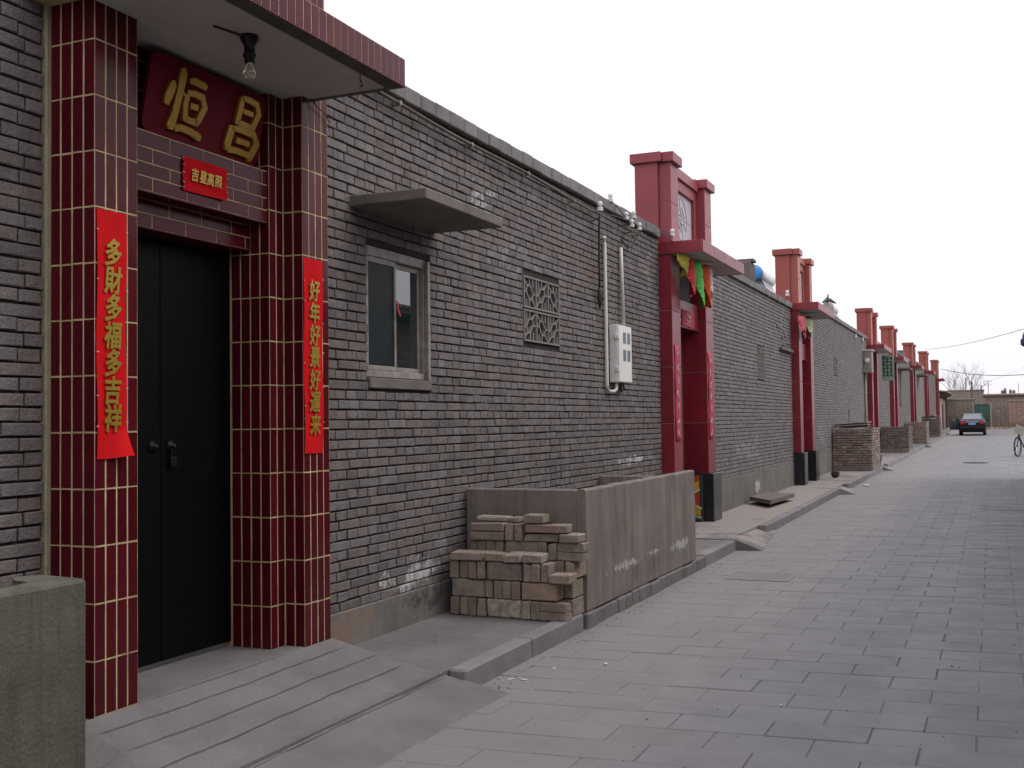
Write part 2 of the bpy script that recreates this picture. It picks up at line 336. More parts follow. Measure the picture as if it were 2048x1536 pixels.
def glyph(ch, size, extrude, offset, shear=0.):
    """text character as a mesh, x right, y up, z out, centred"""
    c = bpy.data.curves.new('glyph', 'FONT'); c.body = ch; c.size = size; c.extrude = extrude; c.shear = shear
    c.align_x = 'CENTER'; c.align_y = 'CENTER'; c.resolution_u = 2
    o = bpy.data.objects.new('glyph', c); COL.objects.link(o)
    dg = bpy.context.evaluated_depsgraph_get(); dg.update()
    m = bpy.data.meshes.new_from_object(o.evaluated_get(dg)); bpy.data.objects.remove(o); bpy.data.curves.remove(c)
    mb = MB(); mb.v = [tuple(v.co) for v in m.vertices]; mb.f = [tuple(p.vertices) for p in m.polygons]; bpy.data.meshes.remove(m)
    xs = [v[0] for v in mb.v] or [0]; ys = [v[1] for v in mb.v] or [0]
    cx, cy = (min(xs)+max(xs))/2, (min(ys)+max(ys))/2
    base, faces = [(x-cx, y-cy, z) for x, y, z in mb.v], mb.f
    out = MB()      # thicken the strokes like a loaded brush: the character printed a few times, slightly shifted
    for q, (a, b) in enumerate(((0, 0), (1, 0), (-1, 0), (0, 1), (0, -1), (.7, .7), (-.7, -.7), (.7, -.7), (-.7, .7))):
        out.add([(x+a*offset, y+b*offset, z+q*.00012) for x, y, z in base], faces)
    return out

# ------------------------------------------------------------------ bricks
CO = .0633
def brick_mesh(name, L, h, mat, rnd, d=.03, b=.004, j=.002, facing='x'):
    """a brick set in a wall: front face, worn chamfer and sides; front at x=0, runs +y from 0, +z from 0"""
    r = lambda s=1.: rnd.uniform(-j, j)*s
    back = [(-d, 0, 0), (-d, L, 0), (-d, L, h), (-d, 0, h)]
    ring = [(-b, r(), r()), (-b, L+r(), r()), (-b, L+r(), h+r()), (-b, r(), h+r())]
    fr = [(r(.8), b+r(), b+r()), (r(.8), L-b+r(), b+r()), (r(.8), L-b+r(), h-b+r()), (r(.8), b+r(), h-b+r())]
    mb = MB().add(back+ring+fr, [(8, 9, 10, 11)]+[(4+i, 4+(i+1) % 4, 8+(i+1) % 4, 8+i) for i in range(4)]+[(i, (i+1) % 4, 4+(i+1) % 4, 4+i) for i in range(4)])
    return mb
def course_bricks(k, y0, y1, jl=.009, ls=.241, lh=.116, off=0., stretcher=None):
    """brick intervals of one course"""
    st = (k % 2 == 0) if stretcher is None else stretcher
    L = ls if st else lh
    y = y0-((k//2) % 2)*(L+jl)/2*(1 if st else 0)-off-(0 if st else (L+jl)*.25)
    out = []
    while y < y1:
        a, b = max(y, y0), min(y+L, y1)
        if b-a > .025: out.append((a, b, b-a > L-.002))
        y += L+jl
    return out
BV = {}
def brick_variants(key, L, h, mat):
    if key not in BV:
        BV[key] = []
        for i in range(6):
            m = brick_mesh('brick', L, h, mat, RND).mesh('brick'); m.materials.append(MATS[mat]); BV[key].append(m)
    return BV[key]
def lay_wall(root, y0, y1, z0, z1, holes=(), nparts=0, skip=None, x=0., mat='brick_grey', zoff=0.):
    """lay the facing bricks of a wall on plane x: the nearest ones as parts, the rest in one mesh"""
    lst = []
    k = 0; z = z0
    while z+CO*.6 < z1:
        h = min(.0532, z1-z-.004)
        for a, b, full in course_bricks(k, y0+.003, y1-.003, off=RND.uniform(-.006, .006)):
            segs = [(a, b)]
            for (ha, hb, hc, hd) in holes:
                if z+h > hc and z < hd:
                    n2 = []
                    for s, e in segs:
                        if e <= ha or s >= hb: n2.append((s, e))
                        else:
                            if s < ha-.02: n2.append((s, ha-.004))
                            if e > hb+.02: n2.append((hb+.004, e))
                    segs = n2
            for s, e in segs: lst.append((s, e, z, h, full and len(segs) == 1 and e-s == b-a, k))
        k += 1; z += CO
    cand = [q for q in lst if q[4] or (q[5] % 2 == 0 and abs(q[1]-q[0]-.241) < .002)]
    cand = [q for q in cand if not (skip and skip(q))]
    cand.sort(key=lambda q: (q[0]**2+3.76**2)/(q[1]-q[0])**.5); chosen = set(map(id, cand[:nparts]))
    rest = MB()
    for q in lst:
        s, e, z, h, full, k = q; dx = RND.uniform(-.0035, .0025)+x; dz = RND.uniform(-.002, .002)
        if id(q) in chosen:
            ms = brick_variants(mat+('s' if e-s > .2 else 'h'), .241 if e-s > .2 else .116, .0532, mat)
            piece('brick', RND.choice(ms), (dx, s, z+dz), root)
        else:
            bm = brick_mesh('b', e-s, h, mat, RND); rest.add([(v[0]+dx, v[1]+s, v[2]+z+dz) for v in bm.v], bm.f)
    if rest.v: tag(obj('brick_courses', rest, mat, root, fix=False), kind='stuff')
def coping_row(root, y0, y1, z0, h=.112, proj=.045, n_parts=80, L=.235):
    y = y0+.002; i = 0; rest = MB()
    while y < y1-.03:
        e = min(y+L+RND.uniform(-.01, .01), y1-.002); t = RND.uniform(-.006, .006)
        mb = MB().box(-.37, proj+RND.uniform(-.008, .006), y, e-.007, z0+.001, z0+h+t, .008)
        if i < n_parts: obj('coping_brick', mb, 'coping', root, fix=False)
        else: rest.add(mb.v, mb.f)
        y = e; i += 1
    if rest.v: tag(obj('coping_bricks', rest, 'coping', root, fix=False), kind='stuff')
def wall_body(root, y0, y1, z0, z1, hole=None, depth=.37, xf=-.017, mm='mortar'):
    """mortar body behind the facing bricks, with an opening"""
    mb = MB(); hs = [hole] if isinstance(hole, tuple) else (hole or [])
    yy = sorted({y0, y1} | {q for h in hs for q in h[:2]}); zz = sorted({z0, z1} | {q for h in hs for q in h[2:]})
    for a, b in zip(yy[:-1], yy[1:]):
        col = None
        for c, d in zip(zz[:-1], zz[1:]):
            if any(h[0] < (a+b)/2 < h[1] and h[2] < (c+d)/2 < h[3] for h in hs): col = None; continue
            mb.box(-depth, xf, a, b, c, d)
    obj('wall_core', mb, mm, root)
    rm = MB().box(-4.5, -depth-.002, y0+.02, y1-.02, z1-.25, z1-.1).box(-4.5, -4.3, y0+.02, y1-.02, z0, z1-.252)
    rm.box(-4.298, -depth-.002, y0+.02, y0+.2, z0, z1-.252).box(-4.298, -depth-.002, y1-.2, y1-.02, z0, z1-.252)
    obj('house_shell', rm, 'concrete_dark', root)

# ================================================================== THE SETTING
g = MB(); ys = [-60, 15, 40, 80, 90, 100, 160, 300]
g.sheet([[(x, y, gz(y)-.06) for x in (-150, -20, -.5, 5.6, 20, 150)] for y in ys])
structure('ground', g, 'ground')
# ---- road: bedding sheet with paving slabs laid across it in running bond
ys = [-8]+list(range(15, 81, 5))+[84, 88, 92, 96, 100, 104]
rd = MB().sheet([[(.45, y, gz(y)-.0055), (5.6, y, gz(y)-.0055)] for y in ys])
road = structure('road', rd, 'joint_dirt')
SK = .085
def slab_mb(w, d, rnd):
    b = .0035; r = lambda: rnd.uniform(-.0015, .0015)
    cs = [(0, 0), (w, SK*w), (w, SK*w+d), (0, d)]
    cx, cy = w/2, SK*w/2+d/2
    lo = [(x+r(), y+r(), -.02) for x, y in cs]; mid = [(p[0], p[1], -b) for p in lo]
    top = [(p[0]+(b if p[0] < cx else -b), p[1]+(b if p[1] < cy else -b), rnd.uniform(-.0012, .0012)) for p in lo]
    return MB().add(lo+mid+top, [(8, 9, 10, 11)]+[(4+i, 4+(i+1) % 4, 8+(i+1) % 4, 8+i) for i in range(4)]+[(i, (i+1) % 4, 4+(i+1) % 4, 4+i) for i in range(4)])
slab_meshes = []
for i in range(8):
    m = slab_mb(.462, .2835, RND).mesh('paving_slab'); m.materials.append(MATS['paving']); slab_meshes.append(m)
PX, PY = .467, .2875
slabs = []
for r in range(-16, 250):
    ybase = 5.37+r*PY
    for c in range(-5, 8):
        x = 2.722+c*PX+(r % 2)*PX/2+RND.uniform(-.004, .004); y = ybase+SK*(x-2.722)+RND.uniform(-.004, .004)
        if x > .5 and x+.46 < 5.58 and y < 76: slabs.append((x, y))
def in_view(x, y):
    d = Vector((x+.23-3.76, y+.14, -1.52)); zc = d.dot(Fv)
    if zc < .3: return False
    u, v = d.dot(Rv)/zc*2200+1024, 768-d.dot(Uv)/zc*2200
    return -150 < u < 2200 and v < 1750
near = sorted([s for s in slabs if in_view(*s)], key=lambda s: (s[0]-3.76)**2+s[1]**2)[:300]
ns = set(near); rest = MB()
for s in slabs:
    dz = RND.uniform(-.002, .0015)
    if s in ns: piece('paving_slab', RND.choice(slab_meshes), (s[0], s[1], gz(s[1])+dz), road)
    else:
        q = slab_mb(.462, .2835, RND); rest.add([(v[0]+s[0], v[1]+s[1], v[2]+gz(s[1])+dz) for v in q.v], q.f)
tag(obj('paving_slabs', rest, 'paving', road, fix=False), kind='stuff')
# ---- raised pavement
PT = .12
pv = MB(); ys = [1.2, 5.5, 10, 15]+list(range(20, 81, 5))+[84, 88]
for x0, x1 in ((-.3, .885),):
    pv.sheet([[(x0, y, gz(y)+PT), (x1, y, gz(y)+PT-.004), (x1, y, gz(y)-.05)] for y in ys])
pavement = structure('pavement', pv, 'pavement')
def kerb(ya, yb, L=.98, x0=.888, x1=1.0):
    y = ya
    while y < yb-.05:
        e = min(y+L, yb); t = RND.uniform(-.004, .004); z = gz(y)
        mb = MB().box(x0+RND.uniform(-.004, .002), x1+t, y+.004, e-.004, z-.05, z+PT+.004+t, .012)
        obj('kerb_stone', mb, 'kerb', pavement); y = e
kerb(5.62, 7.62); kerb(11.28, 12.75, .74); kerb(14.62, 22.2, 1.0); kerb(23.6, 31.3, 1.0); kerb(33, 52, 2.0); kerb(56, 84, 4.)
# ramps where the gates meet the lane
def ramp(name, ya, yb, xa=.5, xb=1.28, flare=.16):
    z = gz(ya); n = 6; mb = MB()
    top = [(xa, ya, z+PT+.006), (.99, ya, z+PT+.004), (1.29, ya+.04, z+.002), (1.03, yb+.6, z+.002), (.88, yb+.02, z+PT*.62), (xa, yb+.01, z+PT+.006)]
    bot = [(p[0], p[1], z-.04) for p in top]
    n = 6; mb.add(top+bot, [(0, 1, 4), (0, 4, 5), (1, 2, 3), (1, 3, 4), tuple(range(n, 2*n))[::-1]]+[(i, n+i, n+(i+1) % n, (i+1) % n) for i in range(n)])
    return structure(name, mb, 'pavement')
ramp('entrance_ramp', 12.78, 14.6); ramp('entrance_ramp', 22.22, 23.58); ramp('entrance_ramp', 31.4, 32.9); ramp('entrance_ramp', 52.2, 55.8)

# ================================================================== NEAR GATEHOUSE
GF = .30          # landing level
gate = thing('tiled_gatehouse', 'nearest gatehouse, clad in dark red glazed tiles, with black double door and flat canopy', 'gatehouse', (0, 4.48, 0))
ZR = [.2875+.2425*k for k in range(0, 15)]
def tile_mesh(w, h, t=.006, b=.0016):
    m = MB().box(-t, 0, 0, w, 0, h, b).mesh('tile'); m.materials.append(MATS['glaze']); return m
TM = {}
def tile(parent, org, rz, w, h, name='tile'):
    """tile with its face towards +x before turning by rz; w across, h up"""
    key = (round(w, 4), round(h, 4))
    if key not in TM: TM[key] = tile_mesh(*key)
    o = piece(name, TM[key], org, parent, (RND.uniform(-.003, .003), RND.uniform(-.003, .003), rz+RND.uniform(-.004, .004))); return o
def tile_face(parent, corner, rz, ncol, z0, z1, pitch=.065):
    """columns of upright tiles across a face; corner is the left end seen from outside"""
    c, s = math.cos(rz), math.sin(rz); dirv = Vector((-s, c, 0))
    for i in range(ncol):
        for a, b in zip(ZR[:-1], ZR[1:]):
            lo, hi = max(a+.0035, z0), min(b-.0035, z1)
            if hi-lo < .03: continue
            p = Vector(corner)+dirv*(i*pitch+.0042+RND.uniform(-.0006, .0006)); tile(parent, (p.x, p.y, lo+RND.uniform(-.001, .001)), rz, pitch-.0084, hi-lo)
ZT = 3.66
E = .002         # tile face stands proud of the grout
# left pier
lp = obj('pier', MB().box(-.3, .26-E, 3.58+E, 3.84-E, 0.02, ZT), 'grout', gate)
tile_face(lp, (.26, 3.58, 0), 0, 4, GF, ZT); tile_face(lp, (0, 3.58, 0), -math.pi/2, 4, GF-.1, ZT)
obj('pier_edge_render', MB().box(-.03, .012, 3.553, 3.583, .1, ZT, .004), 'grout_edge', gate)
obj('inner_pier', MB().box(-.3, .13, 3.842, 3.97, .1, 3.36), 'glaze', gate)
# right pier, stepped towards the door
rp = obj('pier', MB().box(-.3, .26-E, 5.13+E, 5.39-E, 0.02, ZT), 'grout', gate)
tile_face(rp, (.26, 5.13, 0), 0, 4, GF-.02, ZT); tile_face(rp, (.13, 5.13, 0), -math.pi/2, 2, GF-.02, 3.36)
ip = obj('inner_pier', MB().box(-.3, .13-E, 5.0+E, 5.13+E-.001, .05, 3.38), 'grout', gate)
tile_face(ip, (.13, 5.0, 0), 0, 2, GF-.01, 3.36); tile_face(ip, (-.13, 5.0, 0), -math.pi/2, 4, GF, 3.36)
# lintels, laid in running bond of lying tiles
def lying_tiles(parent, x, y0, y1, zs, phase=0):
    for r, (a, b) in enumerate(zs):
        y = y0-((r+phase) % 2)*.1225
        while y < y1:
            s, e = max(y+.0025, y0), min(y+.2425, y1)
            if e-s > .03: tile(parent, (x, s, a), 0, e-s, b-a)
            y += .245
low = obj('lintel', MB().box(-.3, .005-E, 3.972, 4.998, 2.495, 2.63), 'grout', gate)
lying_tiles(low, .005, 3.975, 4.997, [(2.497, 2.5595), (2.5645, 2.627)])
obj('lintel_soffit_band', MB().box(-.19, .004, 3.975, 4.997, 2.488, 2.496), 'glaze', low)
up = obj('lintel', MB().box(-.3, .118-E, 3.972, 4.998, 2.64, 2.925), 'grout', gate)
lying_tiles(up, .118, 3.975, 4.997, [(2.642, 2.704), (2.709, 2.771), (2.776, 2.843), (2.848, 2.92)], 1)
obj('lintel_soffit_band', MB().box(-.2, .117, 3.975, 4.997, 2.632, 2.639), 'glaze', up)
bk = obj('gable_panel', MB().box(-.3, .02-E, 3.972, 4.998, 2.93, 3.36), 'grout', gate)
lying_tiles(bk, .02, 3.975, 4.997, [(2.935+.072*i, 2.935+.072*i+.067) for i in range(6)])
# canopy with a fascia of upright tiles and plastered underside
CZ0, CZ1, CX, CY0, CY1 = 3.372, 3.525, .845, 3.42, 5.27
cn = obj('canopy', MB().box(-.3, CX-E, CY0, CY1-E, CZ0+.004, CZ1), 'grout', gate)
obj('canopy_soffit', MB().box(.262, CX-.09, CY0+.05, CY1-.07, CZ0-.012, CZ0+.003, .003).box(.022, .2615, 3.845, 5.128, CZ0-.012, CZ0+.003, .003), 'soffit', cn)
obj('canopy_rim', MB().box(CX-.088, CX-.006, CY0, CY1-.008, CZ0-.006, CZ0+.003).box(.2, CX-.09, CY1-.068, CY1-.008, CZ0-.006, CZ0+.003), 'concrete_dark', cn)
for i in range(int((CY1-CY0)/.065)):
    tile(cn, (CX, CY1-.0025-.06-i*.065, CZ0-.004), 0, .06, .155, 'fascia_tile')
for i in range(9): tile(cn, (CX-.0025-i*.065, CY1, CZ0-.004), math.pi/2, .06, .155, 'fascia_tile')
for i in range(9): tile(cn, (CX-.0025-.06-i*.065, CY0, CZ0-.004), -math.pi/2, .06, .155, 'fascia_tile')
par = obj('parapet', MB().box(-.3, .26-E, 3.6, 5.37, ZT+.003, 4.645), 'grout', gate)
for i in range(27):
    for k in range(4): tile(par, (.26, 3.605+i*.065, ZT+.006+k*.245), 0, .06, .24, 'parapet_tile')
# door
for i, (a, b) in enumerate(((3.972, 4.432), (4.437, 4.998))):
    d = obj('door_leaf', MB().box(-.19, -.135, a, b, GF+.03, 2.494, .004), 'door_black', gate)
    obj('door_panel', MB().box(-.136, -.1335, a+.09, b-.08, .55, 1.32, .001).box(-.136, -.1335, a+.09, b-.08, 1.46, 2.36, .001), 'door_black', d)
    yk = b-.06 if i == 0 else a+.07
    k = obj('door_knob', MB().lathe((-.135, yk, 1.42), [(.03, 0), (.03, .006), (.014, .01), (.014, .03), (.0, .034)], 12, 'x'), 'iron_black', d, True)
    if i: obj('padlock', MB().box(-.125, -.105, yk-.024, yk+.024, 1.31, 1.365, .006).tube([(-.115, yk-.015, 1.365), (-.115, yk-.013, 1.4), (-.115, yk, 1.413), (-.115, yk+.013, 1.4), (-.115, yk+.015, 1.365)], .005, 6), 'iron_black', d)
obj('threshold', MB().box(-.3, .258, 3.842, 5.128, .02, GF, .004), 'pavement', gate)
# landing and grooved ramp down to the lane
slots = {.372: .016, .522: .018, .675: .02, .9: .008}
base_z = lambda x: .294+(x-.262)*(.158-.294)/(.675-.262) if x < .675 else .158+(x-.675)*(.05-.158)/(1.06-.675) if x < 1.06 else .05+(x-1.06)*(-.056)/.19
prof = [(.262, base_z(.262), 0)]
for x_, d_ in slots.items():
    prof += [(x_-.0055, base_z(x_)+.002, x_), (x_-.005, base_z(x_)-d_, x_), (x_+.005, base_z(x_)-d_, x_), (x_+.0058, base_z(x_)-.003, x_)]
prof += [(1.06, base_z(1.06), 0), (1.25, -.006, 0)]
mb = MB(); rows = []
for x, z, sl in prof:
    f = 5.40+.3*max(0, min(1, (x-.262)/.95)); n0 = 3.47-.3*max(0, (x-.5))
    row = [(x, n0-.7, .02), (x, n0-.35, z*.55+.01)]
    for k in range(25):
        t = k/24; w = math.sin(math.pi*min(1, max(0, t*1.02)))**.3 if sl else 1
        jx = .004*math.sin(t*23+sl*40)+.003*math.sin(t*61+sl*90) if sl else 0
        zz_ = base_z(x)+(z-base_z(x))*w*(.75+.25*math.sin(t*31+sl*17)) if sl else z
        row.append((x+jx, n0+(f-n0)*t, zz_+.004*math.sin(7*t+x*5)))
    row += [(x, f+.012, -.02)]
    rows.append(row)
mb.sheet(rows)
structure('doorstep_ramp', mb, 'pavement')
# grooves pressed into the ramp: narrow dark risers are the little steps in the profile above

# name board over the door, leaning forward
plq = thing('name_board', 'dark red board with two carved gold characters under the near canopy', 'name board', (.03, 4.56, 2.95))
PL = lambda u, v, d: Vector((.035+.075*v/.38+d, 4.08+u, 2.945+v-d*.2))   # board plane: u along wall, v up, d out
W_, H_ = .905, .385
poly = []
for cx, cy, a0 in ((W_-.06, H_-.06, 0), (.06, H_-.06, 90), (.06, .06, 180), (W_-.06, .06, 270)):
    for k in range(5): w = math.radians(a0+k*22.5); poly.append((cx+.06*math.cos(w), cy+.06*math.sin(w)))
n = len(poly)
obj('board', MB().add([PL(u, v, 0) for u, v in poly]+[PL(u, v, .022) for u, v in poly], [tuple(range(n))[::-1], tuple(range(n, 2*n))]+[(i, (i+1) % n, n+(i+1) % n, n+i) for i in range(n)]), 'plaque_red', plq)
def stroke(mb, pts, ws, depth=.02):
    """raised brush stroke with a rounded crown on the board; pts (u,v), ws widths"""
    m = len(pts); vs, fs = [], []
    for i in range(m):
        p = Vector(pts[i]); t = (Vector(pts[min(i+1, m-1)])-Vector(pts[max(i-1, 0)])).normalized(); a = Vector((-t.y, t.x))*ws[i]/2
        for k, d in ((-1, 0.), (-.97, depth*.8), (-.8, depth), (.8, depth), (.97, depth*.8), (1, 0.)):
            q = p+a*k; vs.append(PL(q.x, q.y, .022+d))
    for i in range(m-1):
        for k in range(5): fs.append((i*6+k, i*6+k+1, (i+1)*6+k+1, (i+1)*6+k))
    fs += [tuple(range(6))[::-1], tuple(range((m-1)*6, m*6))]
    mb.add(vs, fs)
def char_strokes(name, S, u0, v0, w, h):
    mb = MB()
    for pts, ws in S: stroke(mb, [(u0+x*w, v0+y*h) for x, y in pts], [q*w*1.1 for q in ws])
    obj(name, mb, 'gold', plq)
heng = [([(.02, .36), (.06, .5), (.12, .68), (.1, .74)], [.1, .17, .16, .08]),
        ([(.3, .98), (.33, .9), (.31, .6), (.27, .3), (.2, .06), (.2, .02)], [.1, .17, .14, .14, .17, .12]),
        ([(.4, .58), (.42, .62)], [.1, .12]),
        ([(.5, .83), (.62, .85), (.88, .84), (.94, .82)], [.1, .13, .12, .1]),
        ([(.5, .62), (.48, .45), (.52, .26), (.54, .22)], [.1, .12, .12, .1]),
        ([(.48, .64), (.66, .67), (.88, .66), (.97, .52), (.86, .3), (.8, .22)], [.1, .12, .13, .15, .13, .1]),
        ([(.6, .47), (.8, .48)], [.11, .11]), ([(.54, .25), (.82, .25)], [.12, .12]),
        ([(.3, .06), (.45, .1), (.7, .09), (.92, .05), (.97, .03)], [.12, .13, .13, .14, .1])]
chang = [([(.3, .96), (.3, .8), (.26, .56), (.24, .5)], [.12, .15, .13, .1]),
         ([(.3, .95), (.5, .96), (.78, .94), (.88, .8), (.74, .52), (.7, .5)], [.1, .13, .14, .17, .15, .1]),
         ([(.38, .75), (.7, .75)], [.11, .11]), ([(.27, .54), (.72, .54)], [.11, .12]),
         ([(.1, .46), (.12, .36), (.06, .12), (.08, .04)], [.12, .18, .17, .14]),
         ([(.12, .42), (.4, .44), (.84, .43), (.97, .3), (.8, .04), (.72, .0)], [.1, .14, .15, .19, .17, .12]),
         ([(.3, .25), (.72, .25)], [.12, .12]), ([(.08, .06), (.35, .08), (.74, .07)], [.14, .13, .13])]
char_strokes('carved_character', heng, .12, .04, .29, .32); char_strokes('carved_character', chang, .6, .03, .265, .315)
# red paper couplets on the piers and the small banner on the lintel
def paper(name, x, y0, y1, z0, z1, mat, label, text, cw, gm='gold_print', ztop=None, zbot=None, horiz=False, curl=0., group=None, off=.005, cat='paper banner'):
    t = thing(name, label, cat, (x, (y0+y1)/2, z0), group)
    rows = []
    nr, nc = 44, 12
    for i in range(nr+1):
        v = i/nr; r = []
        for j in range(nc+1):
            u = j/nc; pe = max(0, (.13-v)/.13)*max(0, (u-.35)/.65); out = .003+.0025*math.sin(u*5+v*11)+curl*pe**1.3*.6
            r.append((x+out, y0+(y1-y0)*u+.002*math.sin(v*9)-curl*pe*.1, z0+(z1-z0)*v+curl*pe*.12))
        rows.append(r)
    obj('sheet', MB().sheet(rows), mat, t, False, False)
    tp = MB(); tr = random.Random(len(text)+int(y0*100))
    for k in range(5):      # bits of clear tape at the edges
        for yy in (y0-.006, y1-.006):
            zz = z0+(z1-z0)*(k+tr.uniform(.1, .9))/5; d_ = tr.uniform(.002, .005)
            tp.box(x+.0075, x+.0082, yy, yy+.012, zz, zz+d_)
    tag(obj('tape', tp, 'strip_pale', t), kind='stuff')
    n = len(text)
    for i, ch in enumerate(text):
        gl = glyph(ch, cw, .0012, off, .12)
        if horiz: cy, cz = y0+(y1-y0)*(.15+.7*(i+.5)/n), z0+(z1-z0)*.52
        else: cy, cz = (y0+y1)/2, ztop-(ztop-zbot)*(i+.5)/n
        cz0 = cz
        obj('character', MB().add([(x+.0105+v[2], cy+v[0]*.92, cz0+v[1]*1.12) for v in gl.v], gl.f), gm, t, fix=False)
    return t
paper('scroll_couplet', .262, 3.588, 3.762, 1.385, 2.462, 'paper_red', 'red paper scroll with gold characters on the left tiled pier, lower corner curling', '多財多福多吉祥', .112, ztop=2.34, zbot=1.5, curl=.1, off=.0031)
paper('scroll_couplet', .262, 5.132, 5.318, 1.36, 2.455, 'paper_red', 'red paper scroll with gold characters on the right tiled pier beside the brick wall', '好年好景好運来', .112, ztop=2.34, zbot=1.46, off=.0031)
paper('lintel_banner', .124, 4.30, 4.64, 2.688, 2.86, 'paper_dark_red', 'small red banner with four gold characters on the tiled lintel', '吉星高照', .062, horiz=True, curl=.03, off=.0014)
# bare bulb under the canopy, and a hook
lmp = thing('bulb_lamp', 'unlit bare bulb in a black holder under the near canopy', 'lamp', (.59, 4.22, 3.2))
obj('lamp_holder', MB().lathe((.59, 4.22, 3.36), [(.042, 0), (.045, -.016), (.036, -.03), (.026, -.05), (.026, -.085), (.032, -.088), (.032, -.1), (.024, -.104), (.024, -.13)], 14), 'iron_black', lmp, True)
obj('bulb', MB().lathe((.59, 4.22, 3.23), [(.013, 0), (.02, -.018), (.03, -.038), (.031, -.05), (.024, -.067), (.008, -.076)], 14), 'bulb_glass', lmp, True)
obj('wire', MB().tube([(.59, 4.22, 3.345), (.56, 4.13, 3.352), (.53, 4.03, 3.354)], .005, 6), 'cable', lmp)
solo('ceiling_hook', MB().tube([(.75, 4.95, 3.36), (.75, 4.95, 3.335), (.75, 4.965, 3.325), (.75, 4.975, 3.312), (.75, 4.962, 3.3), (.75, 4.948, 3.308)], .0035, 6), 'iron_black', 'small black hook under the far corner of the near canopy', 'hook')
solo('loose_cable', MB().tube([(.275, 5.2, 3.36), (.285, 5.24, 3.33), (.28, 5.33, 3.31), (.275, 5.385, 3.28), (.275, 5.38, 3.22)], .003, 5), 'cable', 'thin black cable hanging at the top of the right tiled pier', 'cable')

# ================================================================== WALLS
WT = 3.785
w0 = thing('brick_wall', 'grey brick wall left of the nearest tiled gatehouse', 'wall', (0, 2.4, 0), 'grey brick walls along the lane')
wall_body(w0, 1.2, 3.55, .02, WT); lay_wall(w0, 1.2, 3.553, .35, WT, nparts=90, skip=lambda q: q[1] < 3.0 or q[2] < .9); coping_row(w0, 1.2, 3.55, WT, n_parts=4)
w1 = thing('brick_wall', 'grey brick wall with a sliding window and two cement vent blocks', 'wall', (0, 9.3, 0), 'grey brick walls along the lane')
WIN = (6.262, 7.128, 1.832, 2.72); WH = (6.262, 7.14, 1.755, 2.72)
VENT = (8.893, 9.772, 2.228, 2.823)
wall_body(w1, 5.395, 13.245, .02, WT, [WIN, VENT])
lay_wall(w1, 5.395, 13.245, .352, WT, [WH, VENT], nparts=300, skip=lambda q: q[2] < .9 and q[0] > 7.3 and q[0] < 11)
coping_row(w1, 5.3, 13.22, WT)
obj('plinth', MB().box(-.3, .012, 5.395, 8.0, .05, .35, .006).box(-.3, .012, 8.0, 13.245, .05, .345, .006), 'plaster_base', w1)
# window
win = obj('window', MB().box(-.1, -.03, 6.264, 6.30, 1.834, 2.718, .004).box(-.1, -.03, 7.09, 7.126, 1.834, 2.718, .004).box(-.1, -.03, 6.302, 7.088, 1.834, 1.88, .004).box(-.1, -.03, 6.302, 7.088, 2.65, 2.718, .004), 'alu', w1)
def sash(y0, y1, x, gm):
    s = obj('sash', MB().box(x-.02, x, y0, y0+.024, 1.882, 2.648, .003).box(x-.02, x, y1-.024, y1, 1.882, 2.648, .003).box(x-.02, x, y0+.026, y1-.026, 1.882, 1.915, .003).box(x-.02, x, y0+.026, y1-.026, 2.61, 2.648, .003), 'alu', win)
    obj('pane', MB().box(x-.012, x-.008, y0+.02, y1-.02, 1.912, 2.612), gm, win)
sash(6.302, 6.70, -.036, 'glass_left'); sash(6.67, 7.088, -.064, 'glass_reflecting')
obj('curtain', MB().sheet([[(-.16+.012*math.sin(j*1.7), 6.31+.78*j/24, z) for j in range(25)] for z in (1.85, 2.7)]), 'curtain', win)
obj('window_sill', MB().box(-.1, .012, 6.266, 7.138, 1.757, 1.828, .006), 'cement_slab', w1)
obj('window_post', MB().box(-.03, .004, 7.1, 7.135, 1.83, 2.70, .004), 'alu', w1)
obj('window_canopy', MB().box(-.1, .555, 6.045, 7.215, 2.925, 2.995, .006), 'cement_slab', w1)
obj('red_ribbon', MB().sheet([[(-.03+.006*i, 6.69+.02*j+.006*math.sin(i*2), 2.38-.028*i) for j in range(2)] for i in range(5)], .002, (1, 0, 0)), 'flag_red', win)
# openwork vent blocks
def vent_block(y0, z0, w, h, flip, parent):
    vb = MB(); nrm = Vector((1, 0, 0)); T = .07; xc = -.028
    vb.box(xc-T/2, xc+T/2, y0, y0+w, z0, z0+.018, .003).box(xc-T/2, xc+T/2, y0, y0+w, z0+h-.018, z0+h, .003)
    cw = w/3
    for i in range(4):
        yy = min(max(y0+i*cw-.009, y0), y0+w-.018); vb.box(xc-T/2, xc+T/2, yy, yy+.018, z0+.02, z0+h-.02)
    S = [((0, 1), (.3, .74)), ((.3, .74), (.55, .74)), ((.55, .74), (.78, .46)), ((.78, .46), (.7, .26)), ((.7, .26), (.46, .26)), ((.46, .26), (.24, .54)), ((.24, .54), (.3, .74)),
         ((.7, .26), (1, 0)), ((.5, 1), (.52, .74)), ((.76, 1), (.76, .7)), ((.24, 0), (.24, .28)), ((.48, 0), (.48, .26)), ((0, .52), (.24, .54)), ((.78, .46), (1, .48))]
    for c in range(3):
        m = (c % 2 == 1) != flip
        for (a, b) in S:
            f = lambda p: (xc+RND.uniform(-.001, .001), y0+cw*(c+(1-p[0] if m else p[0])), z0+.012+(h-.024)*p[1])
            vb.bar(f(a), f(b), .017, T-.014+RND.uniform(-.002, .002), nrm)
    return obj('vent_block', vb, 'vent_cement', parent)
vent_block(8.9, 2.532, .866, .286, False, w1); vent_block(8.9, 2.234, .866, .286, True, w1)
